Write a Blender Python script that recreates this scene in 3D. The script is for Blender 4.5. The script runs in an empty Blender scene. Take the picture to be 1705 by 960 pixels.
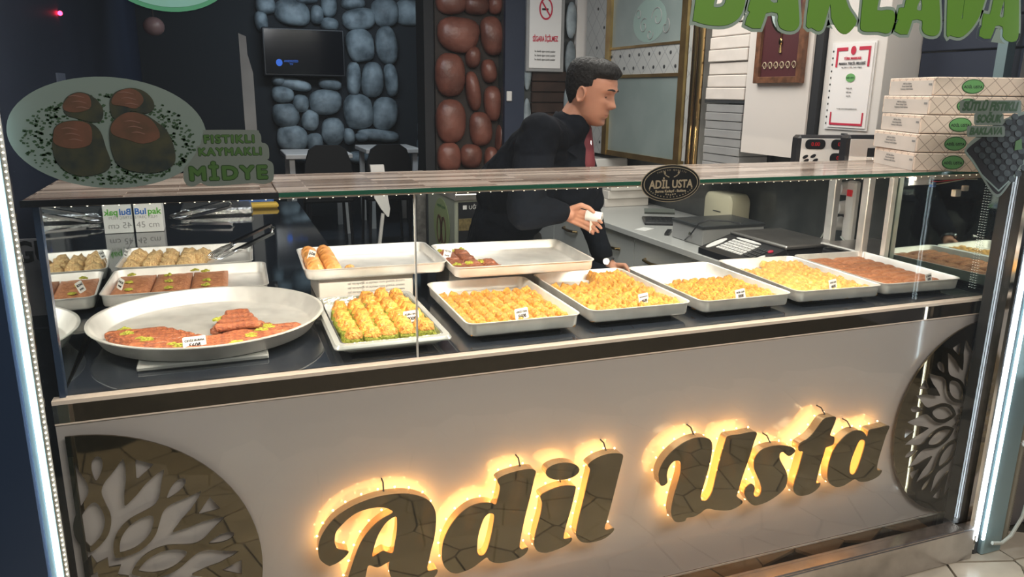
import bpy, bmesh, math, random
from mathutils import Vector, Matrix, Euler, noise
random.seed(7)
D = bpy.data; SC = bpy.context.scene; COL = SC.collection
PI = math.pi

# ---------------------------------------------------------------- camera
CP = Vector((0.2498, -1.7652, 1.5359))
CR = Vector((0.93633, -0.35091, 0.01194)); CU = Vector((0.07657, 0.23726, 0.96842)); CF = Vector((0.34266, 0.90585, -0.24902))
FPX = 1267.47
cam = D.objects.new('camera', D.cameras.new('camera')); COL.objects.link(cam)
m4 = Matrix((CR, CU, -CF)).transposed().to_4x4(); m4.translation = CP
cam.matrix_world = m4
cam.data.sensor_width = 36; cam.data.lens = 36 * FPX / 1705; cam.data.clip_start = 0.05; cam.data.clip_end = 60
SC.camera = cam

# ---------------------------------------------------------------- world, exposure, big lamps
w = D.worlds.new('night'); SC.world = w; w.use_nodes = True
w.node_tree.nodes['Background'].inputs[0].default_value = (0.36, 0.37, 0.42, 1)
w.node_tree.nodes['Background'].inputs[1].default_value = 0.11
vs = SC.view_settings
vs.view_transform = 'Standard'; vs.look = 'None'; vs.exposure = 0.38; vs.gamma = 1; vs.use_curve_mapping = False

def area(name, loc, target, sx, sy, power, color):
    l = D.lights.new(name, 'AREA'); l.shape = 'RECTANGLE'; l.size = sx; l.size_y = sy; l.energy = power; l.color = color
    o = D.objects.new(name, l); COL.objects.link(o); o.location = loc
    o.rotation_euler = (Vector(target) - Vector(loc)).to_track_quat('-Z', 'Y').to_euler()
    return o
area('street_lamp_light', (1.6, -2.6, 3.2), (1.3, 0, 0.3), 2.4, 0.8, 56, (1, 0.9, 0.8))
area('case_strip_light_front', (1.27, 0.06, 1.296), (1.27, 0.30, 0.88), 2.65, 0.015, 21, (1, 0.86, 0.70))
area('added_counter_fill_light', (1.3, 0.30, 2.72), (1.3, 0.22, 1.3), 2.6, 0.08, 25, (1, 0.90, 0.80))  # unseen lamp added above the counter to brighten film and boxes
area('ceiling_panel_light', (1.9, 1.7, 2.55), (2.1, 1.5, 0), 1.0, 1.0, 22, (1, 0.94, 0.86))
area('dining_room_light', (1.3, 5.2, 2.75), (1.3, 6.6, 1.2), 1.5, 0.5, 27, (0.72, 0.86, 1))
area('aisle_light', (0.9, 2.2, 2.58), (1.9, 3.2, 1.0), 0.6, 0.6, 9, (0.95, 0.95, 1))

# ---------------------------------------------------------------- materials
def mat(name, col, rough=0.5, metal=0.0, var=0.0, vscale=20, bump=0.0, bscale=60, emit=None, es=0, coat=0.0, col2=None, alpha=1.0, spec=0.5, sss=0.0, objvar=0.0):
    m = D.materials.new(name); m.use_nodes = True; nt = m.node_tree; N = nt.nodes; L = nt.links
    b = N['Principled BSDF']
    c = (col[0], col[1], col[2], 1)
    b.inputs['Base Color'].default_value = c; b.inputs['Roughness'].default_value = rough; b.inputs['Metallic'].default_value = metal
    b.inputs['Coat Weight'].default_value = coat; b.inputs['Coat Roughness'].default_value = 0.04
    b.inputs['Alpha'].default_value = alpha; b.inputs['Specular IOR Level'].default_value = spec
    if sss: b.inputs['Subsurface Weight'].default_value = sss; b.inputs['Subsurface Radius'].default_value = (0.01, 0.005, 0.002)
    if emit: b.inputs['Emission Color'].default_value = (*emit, 1); b.inputs['Emission Strength'].default_value = es
    if var or col2 or bump or objvar:
        tc = N.new('ShaderNodeTexCoord'); n = N.new('ShaderNodeTexNoise'); n.inputs['Scale'].default_value = vscale; n.inputs['Detail'].default_value = 4
        L.new(tc.outputs['Object'], n.inputs['Vector'])
    if var or col2 or objvar:
        mx = N.new('ShaderNodeMix'); mx.data_type = 'RGBA'
        lo = [max(0, v * (1 - var)) for v in col]; hi = col2 or [min(1, v * (1 + var)) for v in col]
        if col2: lo = col
        mx.inputs[6].default_value = (*lo[:3], 1); mx.inputs[7].default_value = (*hi[:3], 1)
        rp = N.new('ShaderNodeMapRange'); rp.inputs[1].default_value = 0.33; rp.inputs[2].default_value = 0.67
        L.new(n.outputs[0], rp.inputs[0]); L.new(rp.outputs[0], mx.inputs[0])
        out = mx.outputs[2]
        if objvar:
            oi = N.new('ShaderNodeObjectInfo'); mr = N.new('ShaderNodeMapRange'); mr.inputs[3].default_value = 1 - objvar; mr.inputs[4].default_value = 1 + objvar
            L.new(oi.outputs['Random'], mr.inputs[0])
            vm = N.new('ShaderNodeVectorMath'); vm.operation = 'SCALE'; L.new(out, vm.inputs[0]); L.new(mr.outputs[0], vm.inputs['Scale']); out = vm.outputs[0]
        L.new(out, b.inputs['Base Color'])
    if bump:
        n2 = N.new('ShaderNodeTexNoise'); n2.inputs['Scale'].default_value = bscale; n2.inputs['Detail'].default_value = 5
        L.new(tc.outputs['Object'], n2.inputs['Vector'])
        bp = N.new('ShaderNodeBump'); bp.inputs['Strength'].default_value = bump; bp.inputs['Distance'].default_value = 0.01
        L.new(n2.outputs[0], bp.inputs['Height']); L.new(bp.outputs[0], b.inputs['Normal'])
    return m

def glassmat(name, tint, ior=1.45, rough=0.0, haze=0.0, hazecol=(1, 1, 1), boost=1.0):
    m = D.materials.new(name); m.use_nodes = True; nt = m.node_tree; N = nt.nodes; L = nt.links
    for n in list(N):
        if n.type != 'OUTPUT_MATERIAL': N.remove(n)
    o = [n for n in N if n.type == 'OUTPUT_MATERIAL'][0]
    t = N.new('ShaderNodeBsdfTransparent'); t.inputs[0].default_value = (*tint, 1)
    g = N.new('ShaderNodeBsdfGlossy'); g.inputs['Roughness'].default_value = rough; g.inputs[0].default_value = (boost, boost, boost, 1)
    f = N.new('ShaderNodeFresnel'); ge = N.new('ShaderNodeNewGeometry'); ir = N.new('ShaderNodeMapRange')
    ir.inputs[3].default_value = ior; ir.inputs[4].default_value = 1/ior   # same Fresnel curve from both sides of a thin pane
    L.new(ge.outputs['Backfacing'], ir.inputs[0]); L.new(ir.outputs[0], f.inputs[0])
    mx = N.new('ShaderNodeMixShader'); L.new(f.outputs[0], mx.inputs[0]); L.new(t.outputs[0], mx.inputs[1]); L.new(g.outputs[0], mx.inputs[2])
    out = mx.outputs[0]
    if haze:
        d = N.new('ShaderNodeBsdfDiffuse'); d.inputs[0].default_value = (*hazecol, 1)
        m2 = N.new('ShaderNodeMixShader'); m2.inputs[0].default_value = haze; L.new(out, m2.inputs[1]); L.new(d.outputs[0], m2.inputs[2]); out = m2.outputs[0]
    L.new(out, o.inputs[0]); return m

def filmmat(name):
    # striped film on the glass shelf: thin wood-look strips, partly clear
    m = D.materials.new(name); m.use_nodes = True; nt = m.node_tree; N = nt.nodes; L = nt.links
    b = N['Principled BSDF']; b.inputs['Roughness'].default_value = 0.12
    tc = N.new('ShaderNodeTexCoord'); br = N.new('ShaderNodeTexBrick'); L.new(tc.outputs['Object'], br.inputs['Vector'])
    br.inputs['Scale'].default_value = 1.0; br.inputs['Brick Width'].default_value = 0.28; br.inputs['Row Height'].default_value = 0.030
    br.inputs['Mortar Size'].default_value = 0.001; br.offset = 0.37; br.inputs['Color1'].default_value = (0.84, 0.72, 0.63, 1); br.inputs['Color2'].default_value = (0.20, 0.14, 0.11, 1)
    br.inputs['Mortar'].default_value = (0.70, 0.60, 0.52, 1)
    L.new(br.outputs['Color'], b.inputs['Base Color']); b.inputs['Alpha'].default_value = 0.82
    return m

def quiltmat(name, base, line, scale, lw=0.06, rough=0.6):
    # diamond quilting printed on cardboard / stitched in padding
    m = D.materials.new(name); m.use_nodes = True; nt = m.node_tree; N = nt.nodes; L = nt.links
    b = N['Principled BSDF']; b.inputs['Roughness'].default_value = rough
    tc = N.new('ShaderNodeTexCoord'); sp = N.new('ShaderNodeSeparateXYZ'); L.new(tc.outputs['Object'], sp.inputs[0])
    h = N.new('ShaderNodeMath'); h.operation = 'ADD'; L.new(sp.outputs[0], h.inputs[0]); L.new(sp.outputs[1], h.inputs[1])
    res = []
    for op in ('ADD', 'SUBTRACT'):
        a = N.new('ShaderNodeMath'); a.operation = op; L.new(h.outputs[0], a.inputs[0]); L.new(sp.outputs[2], a.inputs[1])
        s = N.new('ShaderNodeMath'); s.operation = 'MULTIPLY'; s.inputs[1].default_value = scale; L.new(a.outputs[0], s.inputs[0])
        f = N.new('ShaderNodeMath'); f.operation = 'FRACT'; L.new(s.outputs[0], f.inputs[0])
        c = N.new('ShaderNodeMath'); c.operation = 'LESS_THAN'; c.inputs[1].default_value = lw; L.new(f.outputs[0], c.inputs[0]); res.append(c)
    mx = N.new('ShaderNodeMath'); mx.operation = 'MAXIMUM'; L.new(res[0].outputs[0], mx.inputs[0]); L.new(res[1].outputs[0], mx.inputs[1])
    mc = N.new('ShaderNodeMix'); mc.data_type = 'RGBA'; L.new(mx.outputs[0], mc.inputs[0]); mc.inputs[6].default_value = (*base, 1); mc.inputs[7].default_value = (*line, 1)
    L.new(mc.outputs[2], b.inputs['Base Color']); return m

M = {}
M['alu'] = mat('aluminium', (0.88, 0.855, 0.83), 0.38, 0.6, var=0.11, vscale=16, bump=0.05, bscale=25)
M['alu_dull'] = mat('dull_aluminium', (0.58, 0.57, 0.54), 0.45, 0.6, var=0.12, vscale=12)
M['steel'] = mat('brushed_steel', (0.55, 0.52, 0.50), 0.28, 0.9, var=0.1, vscale=14)
M['sillsteel'] = mat('sill_steel', (0.62, 0.54, 0.48), 0.25, 0.9, var=0.1, vscale=18)
M['chrome'] = mat('chrome', (0.8, 0.8, 0.8), 0.1, 1.0)
M['gold'] = mat('polished_gold', (0.55, 0.38, 0.17), 0.18, 1.0)
M['brass'] = mat('aged_brass', (0.42, 0.30, 0.12), 0.3, 0.9, var=0.2, vscale=8)
M['goldmirror'] = mat('gold_mirror', (0.20, 0.16, 0.10), 0.03, 1.0)
M['goldside'] = mat('letter_side', (0.90, 0.66, 0.36), 0.22, 0.7)
M['trimmirror'] = mat('bronze_mirror', (0.46, 0.36, 0.27), 0.04, 1.0)
M['panel'] = mat('gloss_white_panel', (0.56, 0.51, 0.485), 0.12, 0.0, coat=0.5, spec=0.6)
M['lip'] = mat('peach_ledge', (0.95, 0.80, 0.68), 0.3)
M['granite'] = mat('black_glass_top', (0.012, 0.015, 0.022), 0.06, 0.0, coat=0.4)
M['black'] = mat('black_plastic', (0.015, 0.016, 0.02), 0.35)
M['blackmatt'] = mat('matt_black', (0.01, 0.011, 0.014), 0.7)
M['darkgrey'] = mat('dark_grey_metal', (0.06, 0.065, 0.07), 0.35, 0.3)
M['navyframe'] = mat('navy_frame', (0.045, 0.075, 0.14), 0.25, 0.3)
M['navywall'] = mat('navy_wall', (0.012, 0.02, 0.045), 0.55, col2=(0.02, 0.03, 0.06), vscale=1.5)
M['mirror'] = mat('side_mirror', (0.62, 0.68, 0.70), 0.02, 1.0)
M['mirror_green'] = mat('green_mirror', (0.42, 0.50, 0.47), 0.03, 1.0)
M['glassedge'] = mat('green_glass_edge', (0.02, 0.12, 0.07), 0.1, emit=None)
M['pane'] = glassmat('window_glass', (0.97, 0.985, 0.985), 1.35, haze=0.007, hazecol=(0.7, 0.8, 0.85))
M['caseglass'] = glassmat('case_glass', (0.97, 0.99, 0.98), 1.25)
M['frosted'] = mat('frosted_glass', (0.20, 0.25, 0.24), 0.35, spec=0.6, col2=(0.26, 0.31, 0.30), vscale=3)
M['film'] = filmmat('striped_film')
M['white'] = mat('white_paint', (0.72, 0.69, 0.66), 0.5)
M['whitegloss'] = mat('white_gloss', (0.62, 0.62, 0.60), 0.2)
M['pillar'] = mat('pillar_paint', (0.70, 0.65, 0.61), 0.35)
M['paper'] = mat('paper', (0.80, 0.79, 0.78), 0.6)
M['ink'] = mat('black_ink', (0.01, 0.01, 0.015), 0.6)
M['redink'] = mat('crimson_ink', (0.55, 0.02, 0.06), 0.6)
M['box'] = quiltmat('quilted_carton', (0.90, 0.74, 0.62), (0.50, 0.38, 0.31), 22, 0.07)
M['boxplain'] = mat('plain_carton', (0.70, 0.64, 0.59), 0.6, var=0.06, vscale=10)
M['boxgrey'] = mat('grey_carton', (0.30, 0.30, 0.30), 0.6, var=0.1, vscale=6)
M['tuft'] = quiltmat('tufted_padding', (0.42, 0.43, 0.42), (0.28, 0.29, 0.29), 7.5, 0.06, 0.4)
M['greenlbl'] = mat('green_label', (0.16, 0.42, 0.14), 0.5)
M['greendk'] = mat('dark_green_print', (0.02, 0.12, 0.03), 0.5)
M['leafgreen'] = mat('lettering_green', (0.115, 0.30, 0.028), 0.5, col2=(0.14, 0.26, 0.055), vscale=2)
M['stgreen'] = mat('sticker_green_text', (0.05, 0.13, 0.03), 0.6)
M['stgreen2'] = mat('dull_green_text', (0.045, 0.095, 0.05), 0.6)
M['stgreendk'] = mat('sticker_outline_green', (0.02, 0.06, 0.015), 0.6)
M['stback'] = mat('sticker_backing', (0.24, 0.32, 0.28), 0.6)
M['stback2'] = mat('sticker_backing_grey', (0.15, 0.19, 0.17), 0.6)
M['stplate'] = mat('plate_print', (0.17, 0.24, 0.22), 0.6, col2=(0.19, 0.25, 0.23), vscale=6)
M['fleck'] = mat('pistachio_print', (0.03, 0.075, 0.035), 0.6)
M['pastryprint'] = mat('pastry_print', (0.165, 0.075, 0.05), 0.5, col2=(0.09, 0.055, 0.035), vscale=22)
M['pastryprintdk'] = mat('pastry_print_dark_green', (0.016, 0.028, 0.028), 0.6, col2=(0.05, 0.055, 0.03), vscale=30)  # dark green lower bodies of the printed pastries
M['gloss_print'] = mat('pastry_print_light', (0.20, 0.11, 0.085), 0.6)
M['cardinal'] = mat('maroon_mount', (0.07, 0.012, 0.015), 0.5)
M['woodframe'] = mat('carved_wood', (0.14, 0.06, 0.03), 0.4, var=0.4, vscale=30)
M['woodplank'] = mat('dark_planks', (0.035, 0.017, 0.012), 0.4, var=0.5, vscale=6)
M['stone'] = mat('grey_stone', (0.10, 0.125, 0.14), 0.55, col2=(0.36, 0.42, 0.45), vscale=6, bump=0.5, bscale=18, objvar=0.2)
M['mortar'] = mat('dark_mortar', (0.010, 0.013, 0.017), 0.8)
M['redstone'] = mat('brown_stone', (0.11, 0.038, 0.026), 0.38, col2=(0.21, 0.075, 0.052), vscale=8, bump=0.6, bscale=14, objvar=0.2)
M['redmortar'] = mat('column_mortar', (0.03, 0.022, 0.018), 0.8)
M['marble'] = mat('cream_marble', (0.58, 0.52, 0.42), 0.25, var=0.12, vscale=7, objvar=0.12)
M['grout'] = mat('dark_grout', (0.06, 0.06, 0.05), 0.8, var=0.3, vscale=20)
M['darkfloor'] = mat('dark_floor_tile', (0.03, 0.035, 0.045), 0.25)
M['walltile'] = mat('cream_wall_tile', (0.46, 0.44, 0.41), 0.4, var=0.05, vscale=6)
M['skin'] = mat('skin', (0.46, 0.22, 0.145), 0.5, col2=(0.54, 0.27, 0.18), vscale=14, sss=0.1, bump=0.04, bscale=150)
M['lips'] = mat('lips', (0.38, 0.13, 0.10), 0.45)
M['hair'] = mat('black_hair', (0.007, 0.006, 0.006), 0.6, spec=0.25, bump=0.6, bscale=90)
M['stubble'] = mat('eyebrow_hair', (0.03, 0.018, 0.014), 0.7)
M['jacket'] = mat('black_jacket', (0.0045, 0.006, 0.010), 0.9, spec=0.12, var=0.3, vscale=9, bump=0.2, bscale=30)
M['maroon'] = mat('maroon_shirt', (0.12, 0.012, 0.02), 0.7)
M['eye'] = mat('eye_white', (0.5, 0.45, 0.42), 0.2)
M['led'] = mat('led_tube_glow', (1, 1, 1), 0.4, emit=(0.80, 0.93, 1.0), es=9)
M['ledwarm'] = mat('warm_led', (1, 0.8, 0.5), 0.4, emit=(1, 0.60, 0.22), es=12)
M['ledback'] = mat('letter_back_glow', (1, 0.8, 0.5), 0.4, emit=(1, 0.52, 0.15), es=4.3)
M['leddot'] = mat('led_dot', (1, 0.9, 0.75), 0.4, emit=(1, 0.87, 0.62), es=2.2)
M['reddot'] = mat('red_standby_lamp', (1, 0, 0), 0.4, emit=(1, 0.02, 0.06), es=14)
M['bluelogo'] = mat('screen_blue_logo', (0, 0, 0), 0.4, emit=(0.02, 0.12, 0.6), es=0.8)
M['redled'] = mat('red_digits', (0.3, 0, 0), 0.4, emit=(0.7, 0.02, 0.03), es=0.25)
M['beige'] = mat('beige_plastic', (0.56, 0.52, 0.38), 0.35)
M['cable'] = mat('grey_cable', (0.50, 0.52, 0.46), 0.4)
M['conduit'] = mat('ribbed_conduit', (0.28, 0.26, 0.21), 0.4, 0.4)
M['bluewhite'] = mat('galvanised_column', (0.30, 0.42, 0.45), 0.35, 0.5)
M['gold_b'] = mat('baklava_gold', (0.42, 0.125, 0.012), 0.36, col2=(0.86, 0.45, 0.08), vscale=120, bump=0.9, bscale=190, coat=0.2, objvar=0.14)
M['gold_c'] = mat('baklava_pale', (0.60, 0.27, 0.045), 0.36, col2=(0.86, 0.52, 0.15), vscale=90, bump=0.9, bscale=160, coat=0.3, objvar=0.12)
M['green_b'] = mat('pistachio_layer', (0.16, 0.20, 0.012), 0.7, col2=(0.40, 0.40, 0.05), vscale=150, bump=0.7, bscale=200)
M['crumb'] = mat('ground_pistachio', (0.34, 0.38, 0.03), 0.7, col2=(0.60, 0.58, 0.10), vscale=200, bump=0.8, bscale=260)
M['brown_b'] = mat('kadayif_brown', (0.20, 0.045, 0.018), 0.5, col2=(0.46, 0.145, 0.055), vscale=90, bump=1.0, bscale=170, coat=0.2, objvar=0.12)
M['brown_s'] = mat('kadayif_slab', (0.34, 0.115, 0.045), 0.5, col2=(0.56, 0.24, 0.11), vscale=60, bump=0.7, bscale=180, objvar=0.08)
M['roll_b'] = mat('rolled_pastry', (0.62, 0.22, 0.05), 0.35, col2=(0.85, 0.43, 0.13), vscale=60, bump=0.4, bscale=120, coat=0.3, objvar=0.1)
M['nut_b'] = mat('nutty_ball', (0.55, 0.30, 0.12), 0.5, col2=(0.86, 0.62, 0.30), vscale=140, bump=0.9, bscale=180, objvar=0.12)
M['clear'] = mat('clear_tray_plastic', (0.62, 0.63, 0.62), 0.12, 0.35, alpha=0.75, coat=0.5)
M['foil'] = mat('foil', (0.75, 0.75, 0.74), 0.22, 0.9, bump=0.6, bscale=60)
M['yellow'] = mat('yellow_cloth', (0.65, 0.42, 0.06), 0.6)
M['bluewrap'] = mat('blue_wrapper', (0.05, 0.14, 0.4), 0.4)
M['logoblue'] = mat('print_blue', (0.02, 0.14, 0.50), 0.5)
M['logogreen'] = mat('print_green', (0.10, 0.42, 0.04), 0.5)
M['cream'] = mat('cream_metal', (0.40, 0.42, 0.34), 0.4)
M['green_pale'] = mat('pale_green_disc', (0.36, 0.44, 0.20), 0.5)
M['stonegrey'] = mat('rough_grey_post', (0.14, 0.13, 0.12), 0.7, var=0.4, vscale=25, bump=0.5)
M['jar'] = mat('jar_contents', (0.16, 0.12, 0.05), 0.4, var=0.5, vscale=40)
M['splash'] = mat('dark_marble', (0.035, 0.04, 0.042), 0.12, col2=(0.07, 0.075, 0.075), vscale=5)
M['worktop'] = mat('grey_white_worktop', (0.50, 0.50, 0.49), 0.25)
M['cupboard'] = mat('cupboard_white', (0.50, 0.51, 0.50), 0.35)
M['sign_oval'] = mat('dark_oval_sticker', (0.008, 0.008, 0.008), 0.35)
M['goldprint'] = mat('gold_print', (0.45, 0.36, 0.24), 0.5)
M['topgreen'] = mat('round_sticker_green', (0.10, 0.42, 0.24), 0.5)
M['topblue'] = mat('round_sticker_pale', (0.28, 0.62, 0.50), 0.5, col2=(0.30, 0.66, 0.62), vscale=12)
M['ceil'] = mat('ceiling_paint', (0.10, 0.10, 0.11), 0.7)

# ---------------------------------------------------------------- helpers
def at(px, py, x=None, y=None, z=None):
    """point of the photograph -> point on a real plane of the place"""
    d = CF + CR * ((px - 852.5) / FPX) - CU * ((py - 480) / FPX)
    if x is not None: t = (x - CP.x) / d.x
    elif y is not None: t = (y - CP.y) / d.y
    else: t = (z - CP.z) / d.z
    return CP + d * t

WM = {}
def tag(o, label=None, cat=None, group=None, kind=None):
    if label: o['label'] = label
    if cat: o['category'] = cat
    if group: o['group'] = group
    if kind: o['kind'] = kind
    return o
def thing(name, loc, label, cat, group=None, rz=0, rot=None):
    o = D.objects.new(name, None); COL.objects.link(o); o.empty_display_size = 0.05
    o.location = loc; o.rotation_euler = rot or (0, 0, rz)
    WM[o] = Matrix.Translation(loc) @ Euler(o.rotation_euler).to_matrix().to_4x4()
    return tag(o, label, cat, group)

class MB:
    """collects shapes in world coordinates and links them as ONE mesh object"""
    def __init__(s): s.v = []; s.f = []; s.mi = []
    def add(s, vs_, fs, mi=0):
        n = len(s.v); s.v += [Vector(p) for p in vs_]; s.f += [[i + n for i in f] for f in fs]; s.mi += [mi] * len(fs); return s
    def box(s, a, b, rz=0, c=None, mi=0, M4=None, bev=0):
        x0, y0, z0 = a; x1, y1, z1 = b
        if bev:
            rr = min(bev, (x1-x0)/2.01, (y1-y0)/2.01, (z1-z0)/2.01)
            pts = []; fs = []
            ring = lambda r, z: [(x0+r, y0, z), (x1-r, y0, z), (x1, y0+r, z), (x1, y1-r, z), (x1-r, y1, z), (x0+r, y1, z), (x0, y1-r, z), (x0, y0+r, z)]
            inn = lambda r, z: [(min(max(p[0], x0+r), x1-r), min(max(p[1], y0+r), y1-r), z) for p in ring(r, z)]
            R_ = [inn(rr, z0), ring(rr, z0+rr), ring(rr, z1-rr), inn(rr, z1)]
            for r in R_: pts += r
            for k in range(3):
                for i in range(8): fs.append((k*8+i, k*8+(i+1) % 8, k*8+8+(i+1) % 8, k*8+8+i))
            fs.append(tuple(range(7, -1, -1))); fs.append(tuple(range(24, 32)))
        else:
            pts = [(x0,y0,z0),(x1,y0,z0),(x1,y1,z0),(x0,y1,z0),(x0,y0,z1),(x1,y0,z1),(x1,y1,z1),(x0,y1,z1)]
            fs = [(0,3,2,1),(4,5,6,7),(0,1,5,4),(1,2,6,5),(2,3,7,6),(3,0,4,7)]
        pts = [Vector(p) for p in pts]
        if rz:
            c = Vector(c) if c else Vector(((x0+x1)/2, (y0+y1)/2, 0)); R = Matrix.Rotation(rz, 3, 'Z'); c.z = 0
            pts = [R @ (p - c) + c for p in pts]
        if M4 is not None: pts = [M4 @ p for p in pts]
        return s.add(pts, fs, mi)
    def prism(s, poly, z0, z1, mi=0):
        n = len(poly); return s.add([(p[0], p[1], z0) for p in poly] + [(p[0], p[1], z1) for p in poly],
            [tuple(range(n-1, -1, -1)), tuple(range(n, 2*n))] + [(i, (i+1) % n, n+(i+1) % n, n+i) for i in range(n)], mi)
    def tube(s, pts, r, n=8, caps=True, mi=0):
        pts = [Vector(p) for p in pts]; rs = r if isinstance(r, (list, tuple)) else [r]*len(pts)
        vsn = []; up = None
        for i, p in enumerate(pts):
            t = (pts[min(i+1, len(pts)-1)] - pts[max(i-1, 0)]).normalized()
            if up is None: up = t.orthogonal().normalized()
            up = (up - t*up.dot(t)).normalized(); sd = t.cross(up)
            vsn += [p + (up*math.cos(2*PI*k/n) + sd*math.sin(2*PI*k/n))*rs[i] for k in range(n)]
        fs = [(i*n+k, i*n+(k+1) % n, (i+1)*n+(k+1) % n, (i+1)*n+k) for i in range(len(pts)-1) for k in range(n)]
        if caps: fs += [tuple(range(n-1, -1, -1)), tuple(range((len(pts)-1)*n, len(pts)*n))]
        return s.add(vsn, fs, mi)
    def ball(s, c, r, nu=10, nv=7, fn=None, mi=0, M3=None):
        c = Vector(c); r = Vector(r) if not isinstance(r, (int, float)) else Vector((r, r, r))
        vsn = []
        for j in range(nv+1):
            th = PI*j/nv
            for i in range(nu if 0 < j < nv else 1):
                ph = 2*PI*i/nu; d = Vector((math.sin(th)*math.cos(ph), math.sin(th)*math.sin(ph), math.cos(th)))
                p = Vector((d.x*r.x, d.y*r.y, d.z*r.z))
                if fn: p = fn(p, d)
                if M3 is not None: p = M3 @ p
                vsn.append(c + p)
        fs = []; row = lambda j: 0 if j == 0 else 1 + (j-1)*nu
        for i in range(nu):
            fs.append((0, 1+i, 1+(i+1) % nu)); 
            for j in range(1, nv-1): fs.append((row(j)+i, row(j+1)+i, row(j+1)+(i+1) % nu, row(j)+(i+1) % nu))
            fs.append((row(nv-1)+i, len(vsn)-1, row(nv-1)+(i+1) % nu))
        return s.add(vsn, fs, mi)
    def loft(s, rings, caps=True, mi=0):
        n = len(rings[0]); vsn = [p for r in rings for p in r]
        fs = [(i*n+k, i*n+(k+1) % n, (i+1)*n+(k+1) % n, (i+1)*n+k) for i in range(len(rings)-1) for k in range(n)]
        if caps: fs += [tuple(range(n-1, -1, -1)), tuple(range((len(rings)-1)*n, len(rings)*n))]
        return s.add(vsn, fs, mi)
    def limb(s, a, b, ra, rb, n=14, sq=1.0):
        """tapered capsule, closed, overlapping at joints; merged later by the voxel remesh"""
        a = Vector(a); b = Vector(b); t = (b-a).normalized(); up = t.orthogonal().normalized(); sd = t.cross(up); rings = []
        def rg(c, r): return [c + (up*math.cos(2*PI*k/n) + sd*math.sin(2*PI*k/n))*r for k in range(n)]
        for q in (-90+8, -60, -30, 0): rings.append(rg(a + t*ra*math.sin(math.radians(q)), ra*math.cos(math.radians(q))))
        for q in (0, 30, 60, 82): rings.append(rg(b + t*rb*math.sin(math.radians(q)), rb*math.cos(math.radians(q))))
        return s.loft(rings)
    def mesh(s, me):
        return s.add([v.co for v in me.vertices], [tuple(p.vertices) for p in me.polygons])
    def xf(s, M4): s.v = [M4 @ p for p in s.v]; return s
    def build(s, name, m, parent=None, smooth=True, ang=0.6, label=None, cat=None, group=None, kind=None, origin=None):
        me = D.meshes.new(name)
        if parent is not None: inv = WM[parent].inverted(); v = [inv @ p for p in s.v]; loc = None
        else:
            xs = [p.x for p in s.v]; ys = [p.y for p in s.v]; zs = [p.z for p in s.v]
            loc = Vector(origin) if origin else Vector(((min(xs)+max(xs))/2, (min(ys)+max(ys))/2, min(zs))); v = [p - loc for p in s.v]
        me.from_pydata([tuple(p) for p in v], [], s.f); me.update()
        bm = bmesh.new(); bm.from_mesh(me); bmesh.ops.recalc_face_normals(bm, faces=bm.faces[:])
        if smooth:
            for f in bm.faces: f.smooth = True
            for e in bm.edges:
                if len(e.link_faces) == 2 and e.calc_face_angle(0) > ang: e.smooth = False
        bm.to_mesh(me); bm.free()
        for mm in (m if isinstance(m, (list, tuple)) else [m]): me.materials.append(mm)
        if len(me.materials) > 1: me.polygons.foreach_set('material_index', s.mi)
        o = D.objects.new(name, me); COL.objects.link(o)
        if parent is not None: o.parent = parent; WM[o] = WM[parent].copy()
        else: o.location = loc; WM[o] = Matrix.Translation(loc)
        return tag(o, label, cat, group, kind)

def smoothloop(pts, k=4):
    n = len(pts); out = []
    for i in range(n):
        p0, p1, p2, p3 = (Vector(pts[(i+j-1) % n]).to_2d() for j in range(4))
        for q in range(k):
            t = q/k; out.append(0.5*((2*p1) + (p2-p0)*t + (2*p0-5*p1+4*p2-p3)*t*t + (3*p1-p0-3*p2+p3)*t*t*t))
    return out
def curve_mesh(loops, ext, off=0.0):
    c = D.curves.new('c', 'CURVE'); c.dimensions = '2D'; c.fill_mode = 'BOTH'; c.extrude = ext; c.offset = off
    for lp in loops:
        s = c.splines.new('POLY'); s.points.add(len(lp)-1); s.use_cyclic_u = True
        for i, p in enumerate(lp): s.points[i].co = (p[0], p[1], 0, 1)
    o = D.objects.new('c', c); me = D.meshes.new_from_object(o); D.objects.remove(o); D.curves.remove(c); return me
def text_mesh(txt, size, ext=0.0003, off=0.0, align='CENTER', sx=1.0, shear=0.0, space=1.0):
    c = D.curves.new('t', 'FONT'); c.body = txt; c.size = size; c.extrude = ext; c.offset = off; c.align_x = align; c.align_y = 'CENTER'; c.shear = shear; c.space_character = space; c.resolution_u = 3
    o = D.objects.new('t', c); me = D.meshes.new_from_object(o); D.objects.remove(o); D.curves.remove(c)
    for v in me.vertices: v.co.x *= sx
    return me
def bold(me, d, n=8):
    # rounded bold face: the same flat glyphs repeated around a tiny circle
    co = [v.co.copy() for v in me.vertices]; fs = [tuple(p.vertices) for p in me.polygons]; V = []; F = []
    for k in range(n):
        b = len(V); V += [(p.x+d*math.cos(2*PI*k/n), p.y+d*math.sin(2*PI*k/n), p.z+.00001*k) for p in co]; F += [tuple(i+b for i in f) for f in fs]
    m2 = D.meshes.new('b'); m2.from_pydata(V, [], F); return m2
def front(x, y, z, roll=0.0):   # local XY plane -> vertical plane facing -Y at x, y, z
    return Matrix.Translation((x, y, z)) @ Matrix.Rotation(PI/2, 4, 'X') @ Matrix.Rotation(roll, 4, 'Z')
def flatloop(loops, ext, M4, name, m, parent, off=0, **k):
    return MB().mesh(curve_mesh(loops, ext, off)).xf(M4).build(name, m, parent, smooth=False, **k)
def txt(s, size, M4, name, m, parent, **k):
    kk = {q: k.pop(q) for q in ('ext', 'off', 'align', 'sx', 'shear', 'space') if q in k}
    return MB().mesh(text_mesh(s, size, **kk)).xf(M4).build(name, m, parent, smooth=False, **k)
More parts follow.
